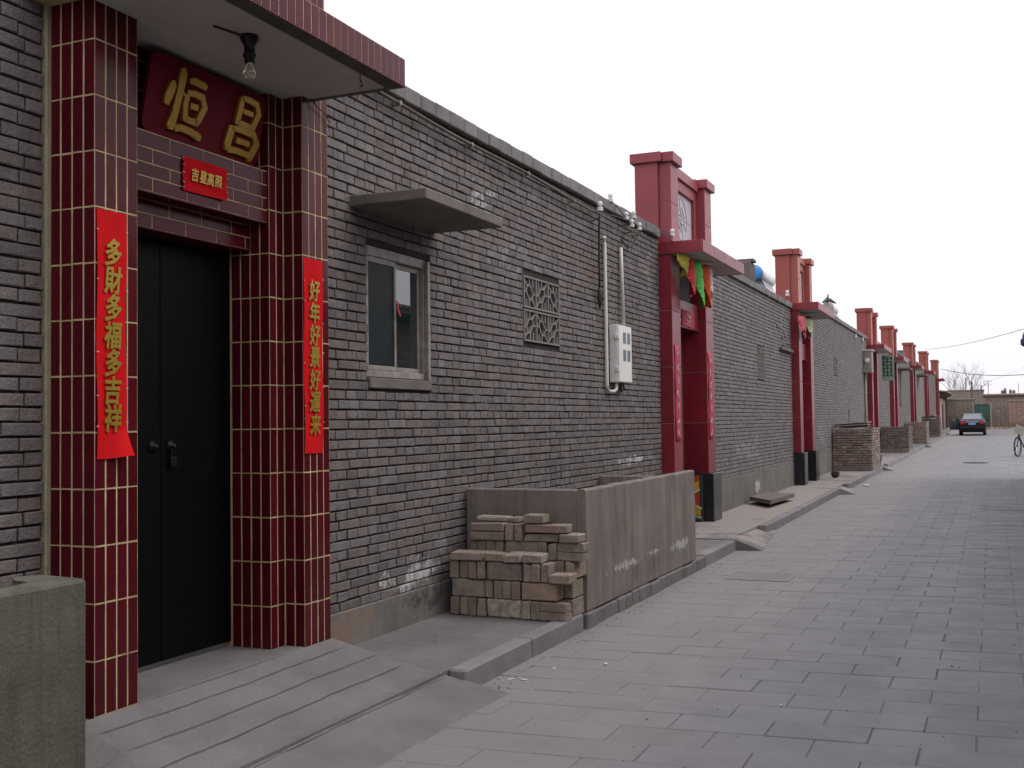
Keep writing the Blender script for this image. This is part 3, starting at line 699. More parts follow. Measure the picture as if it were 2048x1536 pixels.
# electricity meter box and its conduits
mbx = thing('meter_box', 'cream steel meter box with four small windows on the brick wall', 'meter box', (.05, 11.47, 1.93), None)
obj('case', MB().box(.002, .1, 11.24, 11.7, 1.935, 2.555, .006), 'steel_box', mbx)
dr = obj('door', MB().box(.101, .112, 11.25, 11.695, 1.94, 2.55, .004), 'steel_box', mbx)
for z in (2.36, 2.17):
    for y in (11.39, 11.54): obj('meter_window', MB().box(.1125, .1145, y, y+.1, z, z+.12), 'window_hole', dr)
for z in (2.05, 2.4): obj('hinge', MB().box(.07, .118, 11.217, 11.239, z, z+.05, .004), 'steel_box', mbx)
solo('conduit_pipe', MB().tube([(.05, 11.0, 3.46), (.03, 11.03, 3.45), (.03, 11.06, 3.41), (.03, 11.07, 1.9), (.03, 11.08, 1.86), (.035, 11.12, 1.835), (.045, 11.24, 1.835), (.055, 11.3, 1.86), (.055, 11.31, 1.94)], .019, 10), 'pvc', 'pale plastic conduit down the left of the meter box, looping under it', 'pipe', smooth=True)
solo('conduit_pipe', MB().tube([(.03, 11.62, 3.44), (.035, 11.62, 3.2), (.05, 11.62, 2.57)], .019, 10), 'pvc', 'pale plastic conduit rising straight up from the top of the meter box', 'pipe', smooth=True)
solo('drip_cable', MB().tube([(.06, 11.45, 1.94), (.06, 11.46, 1.87), (.05, 11.5, 1.845), (.04, 11.56, 1.86)], .012, 6).tube([(.06, 11.52, 1.94), (.06, 11.55, 1.89), (.05, 11.6, 1.87)], .009, 6), 'cable', 'black cable ends hanging below the cream meter box', 'cable')
def insulator(x, y, z, label, s=1., tilt=0, arm=None):
    t = thing('insulator', label, 'insulator', (x, y, z), 'ceramic insulators on the brick walls')
    s *= .7
    mb = MB().lathe((x, y, z), [(.036*s, -.055*s), (.036*s, -.015*s), (.02*s, -.012*s), (.02*s, .006*s), (.034*s, .01*s), (.03*s, .038*s), (.02*s, .05*s)], 12)
    obj('porcelain_body', mb, 'porcelain', t)
    a = arm or (0.0, y+.02, z-.2)
    obj('bracket', MB().tube([(x, y, z-.05*s), (x, y, z-.12*s), a], .007, 6), 'rust', t)
insulator(.1, 10.72, 3.74, 'white insulator over the drop cable at the wall top left of the meter box', 1.35, arm=(.0, 10.76, 3.6))
insulator(.04, 11.25, 3.93, 'white insulator standing on the wall coping above the meter box', 1.25, arm=(.0, 11.26, 3.85))
for (y, z, q) in ((11.62, 3.79, 'upper left'), (11.9, 3.85, 'upper right'), (11.82, 3.74, 'lower left'), (12.11, 3.75, 'lower right')):
    insulator(.1, y, z, '%s of four white insulators clustered under the coping above the meter box' % q, 1.15, arm=(.0, y+.05, z-.1))
insulator(.19, 13.2, 3.84, 'white insulator against the red pier of the nearest red gate', 1.2, arm=(.15, 13.26, 3.72))
solo('drop_cable', MB().tube([(.09, 10.75, 3.66), (.06, 10.8, 3.5), (.05, 10.82, 3.1), (.045, 10.83, 2.9)], .012, 6).lathe((.045, 10.83, 2.85), [(.012, .06), (.026, .03), (.026, -.08), (.008, -.16)], 8), 'cable', 'black drop cable with a bulky joint left of the meter box conduits', 'cable', smooth=True)
solo('service_cable', MB().tube([(.03, 11.62, 3.53), (.06, 11.8, 3.46), (.08, 11.95, 3.52), (.09, 12.05, 3.62), (.1, 12.1, 3.68)], .01, 6).tube([(.1, 11.25, 3.84), (.1, 11.45, 3.8), (.1, 11.62, 3.75)], .005, 5).tube([(.1, 12.11, 3.72), (.14, 12.7, 3.76), (.19, 13.2, 3.8)], .005, 5).tube([(.1, 10.74, 3.72), (.1, 11.0, 3.7), (.1, 11.3, 3.72), (.1, 11.6, 3.74)], .006, 5), 'cable', 'black wires looping between the insulators above the meter box', 'cable')
pp = MB(); zz = lambda y: 3.735-.012*(y-6.2)+.01*math.sin(y*2.3)
pp.tube([(.055, 5.9+.35*i, zz(5.9+.35*i)) for i in range(22)][:15], .013, 8)
pipe = thing('roof_pipe', 'thin pipe running just below the wall coping, held by metal clips', 'pipe', (.05, 9.7, 3.65))
obj('pipe_run', pp, 'wood_old', pipe, True)
for i in range(4): y = 6.6+1.15*i; obj('clip', MB().box(.0, .072, y, y+.02, zz(y)-.017, zz(y)+.017, .004), 'alu', pipe)

# ---- further walls
def plain_wall(y0, y1, top, label, base=.0, plaster=.62, nparts=0, holes=(), coping=True):
    z = gz(y0)
    w = thing('brick_wall', label, 'wall', (0, (y0+y1)/2, z), 'grey brick walls along the lane')
    wall_body(w, y0, y1, z+.02, top, list(holes), depth=.37, mm='mortar_lit')
    lay_wall(w, y0, y1, z+plaster, top, holes, nparts, mat='brick_grey_lit')
    if coping: coping_row(w, y0, y1, top, n_parts=34)
    obj('plinth', MB().box(-.3, .008, y0, y1, z+.05, z+plaster-.004, .006), 'plaster_base', w)
    return w
V2 = (19.42, 20.05, 2.22, 2.8)
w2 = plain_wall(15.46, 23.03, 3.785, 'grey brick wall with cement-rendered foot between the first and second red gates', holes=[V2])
vent_block(19.43, 2.52, .61, .275, False, w2); vent_block(19.43, 2.23, .61, .275, True, w2)
pb = MB()      # patch of loosened bricks high up beside the second gate
for i in range(22):
    y, z = RND.uniform(21.3, 22.75), gz(15.46)+.62+CO*RND.randint(37, 47)
    if z < 3.3-(22.8-y)*.1 and y < 21.9: continue
    pb.box(.0, RND.uniform(.008, .022), y, y+RND.choice((.115, .24)), z, z+.053, .004)
tag(obj('loosened_bricks', pb, 'brick_grey_lit', w2), kind='stuff')
obj('ledge', MB().box(0, .07, 21.6, 22.9, 2.86, 2.92, .008), 'cement_slab', w2)
V3 = (29.6, 30.4, 2.66, 3.13)
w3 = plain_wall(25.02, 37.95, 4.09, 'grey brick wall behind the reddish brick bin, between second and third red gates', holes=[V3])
vent_block(29.61, 2.9, .78, .22, False, w3); vent_block(29.61, 2.67, .78, .22, True, w3)
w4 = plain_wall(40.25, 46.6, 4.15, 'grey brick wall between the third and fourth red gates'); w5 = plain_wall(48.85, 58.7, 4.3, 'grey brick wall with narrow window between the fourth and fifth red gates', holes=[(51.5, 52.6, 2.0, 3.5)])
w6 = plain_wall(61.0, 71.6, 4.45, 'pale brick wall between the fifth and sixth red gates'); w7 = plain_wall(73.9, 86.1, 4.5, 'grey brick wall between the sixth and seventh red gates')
obj('window', MB().box(-.06, -.02, 51.52, 52.58, 2.02, 3.48), 'glass_left', w5); obj('window_canopy', MB().box(-.1, .5, 51.0, 53.2, 3.62, 3.7, .01), 'cement_slab', w5)
obj('window_canopy', MB().box(-.1, .55, 63.5, 66, 3.75, 3.86, .01), 'cement_slab', w6); obj('render_panel', MB().box(.0, .03, 62.2, 69.5, 1.2, 4.0, .01), 'plaster_base', w6)
obj('parapet_block', MB().box(-.5, -.1, 56, 57.0, 4.42, 4.75, .03), 'chimney_brick', w5); obj('parapet_block', MB().box(-.6, -.3, 68.0, 69.0, 4.57, 5.5, .03), 'chimney_brick', w6)

# ================================================================== RED GATES
def red_gate(Y0, w, zcap, zcan, label, gr='granite_red', ztop='granite_red_skylit', can_far=None, detail=1, plinth=True, pw=.4):
    z = gz(Y0)+PT; Y1 = Y0+w
    t = thing('granite_gatehouse', label, 'gatehouse', (0, (Y0+Y1)/2, z), 'red granite gates along the lane')
    zp = z+.66 if plinth else z
    zb = zcan-.15
    def panels(par, x0, x1, y0, y1, a, b, m, step=.62):
        k = max(1, round((b-a)/step)); s = (b-a)/k
        for i in range(k): obj('panel', MB().box(x0, x1, y0, y1, a+i*s+.003, a+(i+1)*s-.003, .004), m, par, fix=False)
    for i, (a, b) in enumerate(((Y0, Y0+pw), (Y1-pw-.03, Y1))):
        p = obj('pier', MB().box(-.2, .148, a+.006, b-.006, z-.06, zb), 'joint_pale', t)
        panels(p, -.19, .155, a, b, zp, zb-.002, gr, .75)
        if plinth:
            q = obj('plinth', MB().box(-.12, .224, a-.03, b+.03, z-.05, zp+.003, .006), 'granite_black', t)
    # door recess
    obj('door_lintel', MB().box(-.3, .05, Y0+pw+.003, Y1-pw-.033, 2.62+z, 2.98+z, .005), gr, t)
    obj('door_head', MB().box(-.3, -.06, Y0+pw+.003, Y1-pw-.033, 2.985+z, zb-.002, .004), 'chimney_brick', t)
    obj('jamb', MB().box(-.55, -.203, Y0+pw-.1, Y0+pw+.06, z-.05, 2.615+z).box(-.55, -.203, Y1-pw-.09, Y1-pw+.06, z-.05, 2.615+z), 'granite_dark', t)
    ym = (Y0+Y1)/2
    for a, b in ((Y0+pw+.062, ym-.003), (ym+.003, Y1-pw-.092)):
        d = obj('door_leaf', MB().box(-.5, -.45, a, b, z, 2.61+z, .004), 'door_red', t)
        obj('door_handle', MB().lathe((-.45, (a+b)/2+(ym-(a+b)/2)*.75, z+1.1), [(.04, 0), (.03, .02), (0, .03)], 10, 'x'), 'gold', d)
    # canopy
    cf = can_far or Y1+.2
    c = obj('canopy', MB().box(-.15, .55, Y0-.012, cf-.003, zb+.003, zcan-.003), 'soffit', t)
    k = max(1, round((cf-Y0)/.62)); s = (cf-Y0+.012)/k
    for i in range(k): obj('fascia_panel', MB().box(.551, .562, Y0-.012+i*s+.002, Y0-.012+(i+1)*s-.002, zb, zcan, .003), gr, c, fix=False)
    for ya_, yb_ in ((Y0-.024, Y0-.013), (cf-.002, cf+.009)): obj('fascia_end', MB().box(-.14, .549, ya_, yb_, zb, zcan, .003), gr, c, fix=False)
    obj('ceiling_rose', MB().lathe((.25, ym-.1, zb+.003), [(.2, 0), (.2, -.02), (.15, -.03), (.12, -.02), (.0, -.02)], 24), 'soffit', c, True)
    # tower above the canopy: two capped pylons with a framed mural between
    tz0 = zcan+.002; tz1 = zcap-.125
    for a, b in ((Y0, Y0+pw), (Y1-pw-.03, Y1)):
        py = obj('pylon', MB().box(-.29, -.006, a+.006, b-.006, 3.6, tz1).box(-.0055, .149, a+.056, b-.006, tz0, tz1), 'joint_pale', t)
        panels(py, -.297, 0., a, b, min(3.7, tz0), tz1-.001, ztop, .42)
        panels(py, .0015, .155, a+.05, b-.002, tz0, tz1-.001, ztop, .42)
        obj('cap', MB().box(-.345, .058, a-.05, b+.045, tz1+.001, zcap, .006).box(.0585, .205, a, b+.045, tz1+.001, zcap-.002, .006), ztop, py, fix=False)
    fr = obj('mural_frame', MB().box(-.25, .08, Y0+pw+.001, Y1-pw-.032, tz1-.06, tz1+.075, .006).box(-.2, .045, Y0+pw+.001, Y0+pw+.12, tz0, tz1-.062, .004).box(-.2, .045, Y1-pw-.15, Y1-pw-.032, tz0, tz1-.062, .004).box(-.2, .05, Y0+pw+.121, Y1-pw-.151, tz0, tz0+.12, .004).box(-.2, .045, Y0+pw+.121, Y1-pw-.151, tz1-.2, tz1-.062, .004), ztop, t)
    ya, yb, za, zc = Y0+pw+.122, Y1-pw-.152, tz0+.122, tz1-.202
    for i in range(2):
        for j in range(2):
            obj('mural_tile', MB().box(-.15, .005, ya+(yb-ya)*i/2+.002, ya+(yb-ya)*(i+1)/2-.002, za+(zc-za)*j/2+.002, za+(zc-za)*(j+1)/2-.002, .003), 'mural_tile', fr, fix=False)
    if detail:
        r = min(yb-ya, zc-za)*.42; cy, cz = (ya+yb)/2, (za+zc)/2; ml = MB()
        for rr in (r, r*.55, r*.2): ml.tube([(.007, cy+rr*math.cos(a*math.pi/12), cz+rr*math.sin(a*math.pi/12)) for a in range(25)], .006, 5)
        for a in range(8): ml.tube([(.007, cy+r*.22*math.cos(a*math.pi/4), cz+r*.22*math.sin(a*math.pi/4)), (.007, cy+r*.5*math.cos(a*math.pi/4+.4), cz+r*.5*math.sin(a*math.pi/4+.4)), (.007, cy+r*.95*math.cos(a*math.pi/4+.3), cz+r*.95*math.sin(a*math.pi/4+.3))], .006, 5)
        obj('mural_motif', ml, 'mural_line', fr)
    return t
red_gate(13.25, 2.2, 4.87, 3.735, 'nearest red granite gate, hung with coloured cloth strips under its canopy', can_far=15.68)
red_gate(23.04, 1.98, 5.03, 3.9, 'second red granite gate, orange-red tower, with pink and green paper rosettes', ztop='granite_orange', can_far=25.5, pw=.36)
red_gate(38.0, 2.2, 5.15, 3.93, 'third red granite gate, with a green fretwork board beside its door', ztop='granite_orange', detail=0, can_far=40.9, plinth=False)
red_gate(46.65, 2.15, 5.22, 3.95, 'fourth red granite gate, beyond the green fretwork board', ztop='granite_orange', detail=0, plinth=False, can_far=49.4)
red_gate(58.75, 2.2, 5.28, 4.11, 'fifth red granite gate, two beyond the green fretwork board', ztop='granite_orange', detail=0, plinth=False)
red_gate(71.65, 2.2, 5.54, 4.32, 'sixth red granite gate, second from the far end of the row', ztop='granite_orange', detail=0, plinth=False)
red_gate(86.15, 2.2, 5.69, 4.31, 'last red granite gate at the far end of the row', ztop='granite_orange', detail=0, plinth=False)

# cloth strips under the first red gate's canopy
def cloth(name, p0, p1, w0, w1, mat, label, group=None, bulge=.05, n=10, tatter=.02, seed=1, cat='cloth strip', wav=3.):
    rr = random.Random(seed); rows = []
    p0, p1 = Vector(p0), Vector(p1)
    for i in range(n+1):
        t = i/n; c = p0.lerp(p1, t); w = w0+(w1-w0)*t+rr.uniform(-tatter, tatter)*(1 if i else 0)
        r = []
        for j in range(5):
            u = j/4-.5
            r.append((c.x+bulge*math.sin(t*wav+u*2.5)+.03*math.sin(u*6+t*4), c.y+w*u+rr.uniform(-.4, .4)*tatter, c.z+rr.uniform(-1, 1)*tatter*.6))
        rows.append(r)
    return solo(name, MB().sheet(rows, .003, (1, 0, 0)), mat, label, cat, group, True)
GRP = 'cloth strips on the nearest red gate'
cloth('cloth_strip', (.3, 13.3, 3.57), (.28, 13.32, 3.3), .16, .12, 'flag_yellow', 'yellow cloth strip, leftmost under the nearest red gate canopy', GRP, seed=1)
cloth('cloth_strip', (.3, 13.5, 3.53), (.29, 13.72, 3.1), .2, .24, 'flag_red', 'red cloth strip left of the green one under the nearest red gate canopy', GRP, seed=2, tatter=.03)
cloth('cloth_strip', (.3, 13.85, 3.57), (.3, 14.18, 2.98), .26, .24, 'flag_green', 'bright green cloth strip under the nearest red gate canopy', GRP, seed=3, tatter=.03)
cloth('cloth_strip', (.31, 14.3, 3.57), (.3, 14.48, 3.02), .16, .1, 'flag_orange', 'orange cloth strip right of the green one under the nearest red gate canopy', GRP, seed=4, tatter=.03)
cloth('cloth_strip', (.3, 14.52, 3.57), (.3, 14.58, 3.15), .09, .07, 'flag_white', 'white cloth strip, rightmost under the nearest red gate canopy', GRP, seed=5)
cloth('paper_rosette', (.24, 22.95, 3.62), (.22, 23.15, 3.12), .3, .36, 'flag_pink', 'pink tattered paper rosette on the second red gate', 'paper rosettes', seed=6, tatter=.07, cat='rosette')
cloth('paper_rosette', (.3, 23.5, 3.6), (.28, 23.6, 3.2), .3, .34, 'flag_lime', 'pale green tattered paper rosette on the second red gate', 'paper rosettes', seed=7, tatter=.07, cat='rosette')
def pale_strip(y0, y1, z0, z1, x, label, mat='paper_pink', n=7):
    t = thing('scroll_couplet', label, 'paper banner', (x, (y0+y1)/2, z0))
    obj('sheet', MB().sheet([[(x+.003+.003*math.sin(i+j), y0+(y1-y0)*j/3, z0+(z1-z0)*i/14) for j in range(4)] for i in range(15)], .0012, (1, 0, 0)), mat, t, True)
    rr = random.Random(int(y0*10))
    for k in range(n):
        cz = z1-(z1-z0)*(k+.7)/(n+.4); s = (z1-z0)/n*.3; mb = MB()
        for q in range(5):
            a, b = (rr.uniform(.2, .8), rr.uniform(-1, 1)), (rr.uniform(.2, .8), rr.uniform(-1, 1))
            mb.bar((x+.009+q*.0003, y0+(y1-y0)*a[0], cz+s*a[1]), (x+.009+q*.0003, y0+(y1-y0)*b[0]+.001, cz+s*b[1]+.001), .012, .0015)
        obj('character', mb, 'strip_pale', t)
pale_strip(13.33, 13.55, 1.25, 2.46, .158, 'faded pink paper scroll on the left pier of the nearest red gate')
pale_strip(15.08, 15.3, 1.24, 2.45, .158, 'faded pink paper scroll on the right pier of the nearest red gate')
pale_strip(14.1, 14.75, 2.76, 2.98, .055, 'crumpled pink banner over the door of the nearest red gate', 'paper_pink', 2)
# gaudy printed figure board leaning inside the gate
gd = thing('painted_panel', 'gaudy orange and yellow ornament panel at the foot of the nearest red gate door', 'panel', (-.04, 14.93, .12))
obj('backing', MB().box(-.19, .085, 14.93, 14.96, .125, .76, .004), 'sign_dark', gd)
for k, (m_, z0, z1, a, b, ph) in enumerate((('print_orange', .33, .74, -.17, .045, 0), ('print_teal', .14, .19, -.185, .08, 1), ('print_yellow', .2, .31, -.18, .06, 1), ('print_cream', .31, .34, -.18, .075, 2), ('print_cream', .19, .21, -.18, .07, 3), ('print_yellow', .57, .68, -.16, .04, 4), ('print_cream', .53, .56, -.15, .05, 5), ('flag_red', .36, .46, -.1, .05, 6), ('print_cream', .44, .46, -.16, -.02, 2), ('print_yellow', .36, .39, -.16, .0, 2))):
    obj('print_band', MB().sheet([[(a+(b-a)*j/10, 14.916-.004*k-.005*math.sin(j*.6+ph), zz+.018*math.sin(j*.9+ph)) for j in range(11)] for zz in (z0, z1)], .003, (0, -1, 0)), m_, gd)
# ================================================================== KERBSIDE THINGS
def planter(name, y0, y1, z1, label, m='concrete', x1=1.0, round_=0.):
    t = thing(name, label, 'planter', (.5, (y0+y1)/2, gz(y0)), 'cement planters against the wall')
    T = .075; z0 = .125
    mb = MB().box(.016, x1-T-.0005, y0, y0+T, z0, z1-.002, .01).box(.016, x1-T-.0005, y1-T, y1-.002, z0, z1-.06, .01)
    rows = []; ny = 40     # street wall with a slightly worn, uneven rim
    for i in range(ny+1):
        y = y0+(y1-y0)*i/ny; d = RND.uniform(-.004, .002); e = RND.uniform(-.002, .002)
        rows.append([(x1-T, y, z0), (x1-T, y, z1-.012+d), (x1-T+.012, y, z1+d), (x1-.014, y, z1+d), (x1-.002+e, y, z1-.013+d), (x1+e, y, z1-.3), (x1+e, y, z0+.25), (x1+e-.004, y, z0)])
    mb.sheet(rows); mb.add(rows[0], [tuple(range(8))]); mb.add(rows[-1], [tuple(range(8))[::-1]])
    obj('shell', mb, m, t)
    obj('soil', MB().box(.02, x1-.02, y0+.02, y1-.02, z0+.02, z1-.32), 'ground', t)
    return t
p1 = planter('concrete_planter', 7.665, 10.88, 1.018, 'long cement planter with lime stains, the loose bricks stacked at its end')
y = 7.628; fo = MB()
while y < 11.25:
    e = min(y+RND.uniform(.16, .34), 11.26); fo.box(.88, 1.008+RND.uniform(-.006, .012), y, e-.001, -.03, .112+RND.uniform(-.01, .006), .012); y = e
obj('footing', fo, 'kerb_face_dirt', p1)
p0 = thing('concrete_planter', 'dark stained cement planter with rounded rim in the near left corner', 'planter', (.6, 2.2, 0), 'cement planters against the wall')
ro, ri = .06, .1
shell = MB(); out_, in_ = [(.6, 1.3), (1.0, 1.3)], [(.6, 1.3), (.88, 1.3)]
outer = [(1.0, 1.3), (1.0, 2.3)]+[(1.0-.035*(1-math.cos(a*math.pi/10)), 2.745+.035*math.sin(a*math.pi/10)) for a in range(6)]+[(.8, 2.80)]+[(.78-.06*math.sin(a*math.pi/12), 2.76+.06*math.cos(a*math.pi/12)-.02) for a in range(0, 13)]
inner_ = [(.78, 2.67), (.85, 2.66), (.87, 2.62), (.88, 2.55), (.88, 1.3)]
outer = [(x, y+.024 if y > 2 else y) for x, y in outer]; inner_ = [(x, y+.024 if y > 2 else y) for x, y in inner_]
poly = outer+inner_
b = .012
shell.prism(poly, 'z', .02, 1.008)
obj('shell', shell, 'concrete_dark', p0)
cap = MB(); cx, cy = .92, 2.5
n = len(poly)
cap.add([(x, y, 1.009) for x, y in poly]+[(x+(.004 if x < .9 else -.006), y+(-.005 if y > 2.6 else 0), 1.019) for x, y in poly], [tuple(range(n, 2*n))]+[(i, (i+1) % n, n+(i+1) % n, n+i) for i in range(n)])
obj('rim', cap, 'concrete_dark', p0)
obj('soil', MB().box(.05, .879, 1.3, 2.66, .02, .7), 'ground', p0)

# loose bricks stacked at the end of the planter
BL, BH, BW = .268, .13, .064
PG = 'loose bricks stacked against the planter'
def loose(x, y, z, dx, dy, dz, label, m='loose_brick', rz=None):
    r = lambda s: RND.uniform(-s, s)
    mb = MB().box(-dx/2, dx/2, -dy/2, dy/2, 0, dz-.003, RND.uniform(.004, .009))
    mb.v = [(v[0]+r(.004), v[1]+r(.004), max(0, v[2]+r(.003)) if v[2] > .001 else v[2]) for v in mb.v]
    if RND.random() < .45:      # a knocked-off corner
        k = RND.choice([i for i, v in enumerate(mb.v) if v[2] > dz*.6]); c = mb.v[k]
        mb.v = [(v[0]*.93, v[1]*.93, v[2]-.012) if (Vector(v)-Vector(c)).length < .02 else v for v in mb.v]
    mm = mb.mesh('loose_brick', fix=True); mm.materials.append(MATS[m])
    o = bpy.data.objects.new('loose_brick', mm); COL.objects.link(o); o.location = (x+dx/2, y+dy/2, z)
    o.rotation_euler = (0, 0, r(.05) if rz is None else rz)
    return tag(o, label, 'brick', PG)
ROWL = ['bottom', 'second', 'third', 'fourth', 'fifth', 'top']
ORD = ['first', 'second', 'third', 'fourth', 'fifth', 'sixth', 'seventh', 'eighth', 'ninth', 'tenth', 'eleventh', 'twelfth']
def lay_row(x, y, z, code, row, where='lower step', turn=0.):
    """E end-on upright, B broadside on edge, F two flat ones stacked, s/t/f single flat, _ gap"""
    for i, ch in enumerate(code):
        g_ = RND.uniform(.006, .014); y += turn; yb = y; y = yb+RND.uniform(-.014, .014)
        tail = '%s from wall, %s course, %s of stack' % (ORD[i], ROWL[row], where)
        if ch in 'Eo':
            loose(x, y, z, BW, BL, BH, 'brick stood end-on, '+tail, 'ochre_brick' if ch == 'o' else 'loose_brick'); x += BW+g_
        elif ch in 'BOL':
            m = {'B': 'loose_brick', 'O': 'ochre_brick', 'L': 'lime_brick'}[ch]
            lab = {'B': 'brick laid broadside, ', 'O': 'orange-tinged broadside brick, ', 'L': 'white lime-crusted broadside brick, '}[ch]
            loose(x, y, z, BL, BW, BH, lab+tail, m)
            loose(x, y+BW+.004, z, BL, BW, BH, 'brick hidden behind the one '+tail); x += BL+g_
        elif ch in 'Fg':
            w = BL if ch == 'F' else .2
            for k in range(2): loose(x+RND.uniform(-.01, .01), y+RND.uniform(-.01, .01), z+k*(BW+.001), w, BH, BW, 'flat %s brick of a pair, ' % ('lower', 'upper')[k]+tail)
            x += w+g_
        elif ch in 'fst':
            w = {'f': BL, 's': .15, 't': .13}[ch]
            loose(x, y+RND.uniform(-.01, .01), z, w, BH+.03, BW, 'single flat brick, '+tail); x += w+g_
        elif ch == '_': x += .07
        y = yb
lay_row(.085, 7.26, .122, 'EoEELEEg', 0, turn=-.005); lay_row(.09, 7.265, .254, 'BoEoEO', 1, turn=-.006); lay_row(.085, 7.26, .386, 'EEEEBEEEs', 2, turn=-.004)
lay_row(.08, 7.245, .518, 'fsts', 3, turn=-.005)
for k in range(2): loose(.83, 7.42, .122+.132*k, .15, .22, .128, 'squarish brick end on the street side of the loose stack, %s one' % ('lower', 'upper')[k])
lay_row(.78, 7.41, .388, 'EEE', 2, 'street side', -.002)
lay_row(.15, 7.44, .518, 'EEEEBEEg', 3, 'upper step', -.003); lay_row(.17, 7.43, .65, 'FoEFs', 4, 'upper step', -.003)
lay_row(.6, 7.42, .782, 's', 5, 'upper step')
loose(.19, 7.49, .782, .25, .13, .04, 'thin pale-edged brick lying on top of the loose brick stack', rz=.05)
loose(.46, 7.45, .782, .09, .2, .035, 'brick fragment lying on top of the loose brick stack', rz=.1)
loose(.79, 7.42, .717, .15, .12, .06, 'flat brick on the right shoulder of the loose brick stack', rz=.08)

# broken slab on the pavement, prop, stone, small litter
solo('concrete_slab', MB().prism([(.08, 18.1), (.56, 17.35), (.66, 19.0), (.15, 19.3)], 'z', .19, .255), 'cement_slab', 'cement slab lying on the pavement, propped up at one corner', 'slab')
solo('slab_prop', MB().tube([(.5, 17.62, .13), (.5, 17.64, .193)], .022, 6), 'rust', 'short rusty peg propping up the cement slab', 'peg')
solo('slab_prop', MB().box(.15, .3, 18.9, 19.05, .13, .191, .01), 'stone', 'brick piece under the far side of the cement slab', 'brick')
solo('stone', MB().lathe((.45, 25.9, .17), [(.05, 0), (.1, .06), (.09, .13), (.03, .17)], 7), 'stone', 'dark stone lying on the pavement before the brick bin', 'stone')
solo('litter_scrap', MB().box(1.18, 1.3, 24.7, 24.85, .045, .08, .01), 'litter', 'white scrap lying by the kerb past the second red gate', 'litter')
for (x, y, s, L) in ((2.69, 5.93, .012, 'tiny white scrap between the paving slabs in the foreground'), (1.5, 6.55, .02, 'small white scrap on the slabs near the near kerb')):
    solo('litter_scrap', MB().box(x, x+s, y, y+s*1.4, .003, .012, .002), 'litter', L, 'litter')
lime = MB()
for (cx, cy, k, sp) in ((1.13, 5.98, 9, .05), (1.2, 6.35, 4, .05), (1.12, 5.72, 2, .03)):
    for i in range(k):
        x, y = cx+RND.gauss(0, sp), cy+RND.gauss(0, sp*.6); r = RND.uniform(.004, .014)
        lime.add([(x-r*1.6, y-r*.3, .0035), (x, y-r*.8, .0045), (x+r*2, y+r*.1, .0035), (x+r*.4, y+r*.7, .0045)], [(0, 1, 2, 3)])
tag(obj('lime_spill', lime, 'litter', fix=False), kind='stuff')
grit = MB()
for i in range(900):
    t = RND.random(); y = 3.6+RND.random()**1.6*30
    x = RND.choice((1.02+abs(RND.gauss(0, .09)), 1.02+abs(RND.gauss(0, .09)), RND.uniform(1.1, 4.8), RND.uniform(.03, .85)))
    z = gz(y)+(PT+.001 if x < .9 else .001); r = RND.uniform(.002, .0075)
    if x < .95 and y < 7.5 and y < 5.75: continue
    if x < 1.04 and 7.2 < y < 11.2: x += .05 if x > .95 else 0
    grit.lathe((x, y, z), [(r, 0), (r*.8, r*.6), (r*.2, r)], 5)
tag(obj('grit', grit, 'rubble', fix=False), kind='stuff')
# drain grates in the lane
def grate(x0, x1, y0, y1, label, n=14):
    z = gz(y0)+.004
    t = thing('drain_grate', label, 'drain grate', ((x0+x1)/2, (y0+y1)/2, z))
    obj('frame', MB().box(x0, x0+.03, y0, y1, z-.02, z+.003, .002).box(x1-.03, x1, y0, y1, z-.02, z+.003, .002).box(x0+.031, x1-.031, y0, y0+.03, z-.02, z+.003, .002).box(x0+.031, x1-.031, y1-.03, y1, z-.02, z+.003, .002), 'paving', t)
    for i in range(n):
        x = x0+.05+(x1-x0-.1)*i/(n-1); obj('bar', MB().box(x-.0145, x+.0145, y0+.032, y1-.032, z-.02, z+.002, .003), 'paving', t, fix=False)
    obj('pit', MB().box(x0+.031, x1-.031, y0+.031, y1-.031, z-.02, z-.0035), 'kerb_face_dirt', t)
grate(1.37, 1.98, 10.45, 10.95, 'slotted drain grate in the paving opposite the long planter')
grate(3.55, 4.4, 19.2, 19.9, 'slotted drain grate at the right side of the lane')
solo('manhole_cover', MB().lathe((3.26, 36.5, gz(36.5)+.012), [(.36, -.02), (.36, 0), (.33, .004)], 24), 'stone', 'dark round manhole cover in the lane', 'manhole cover')

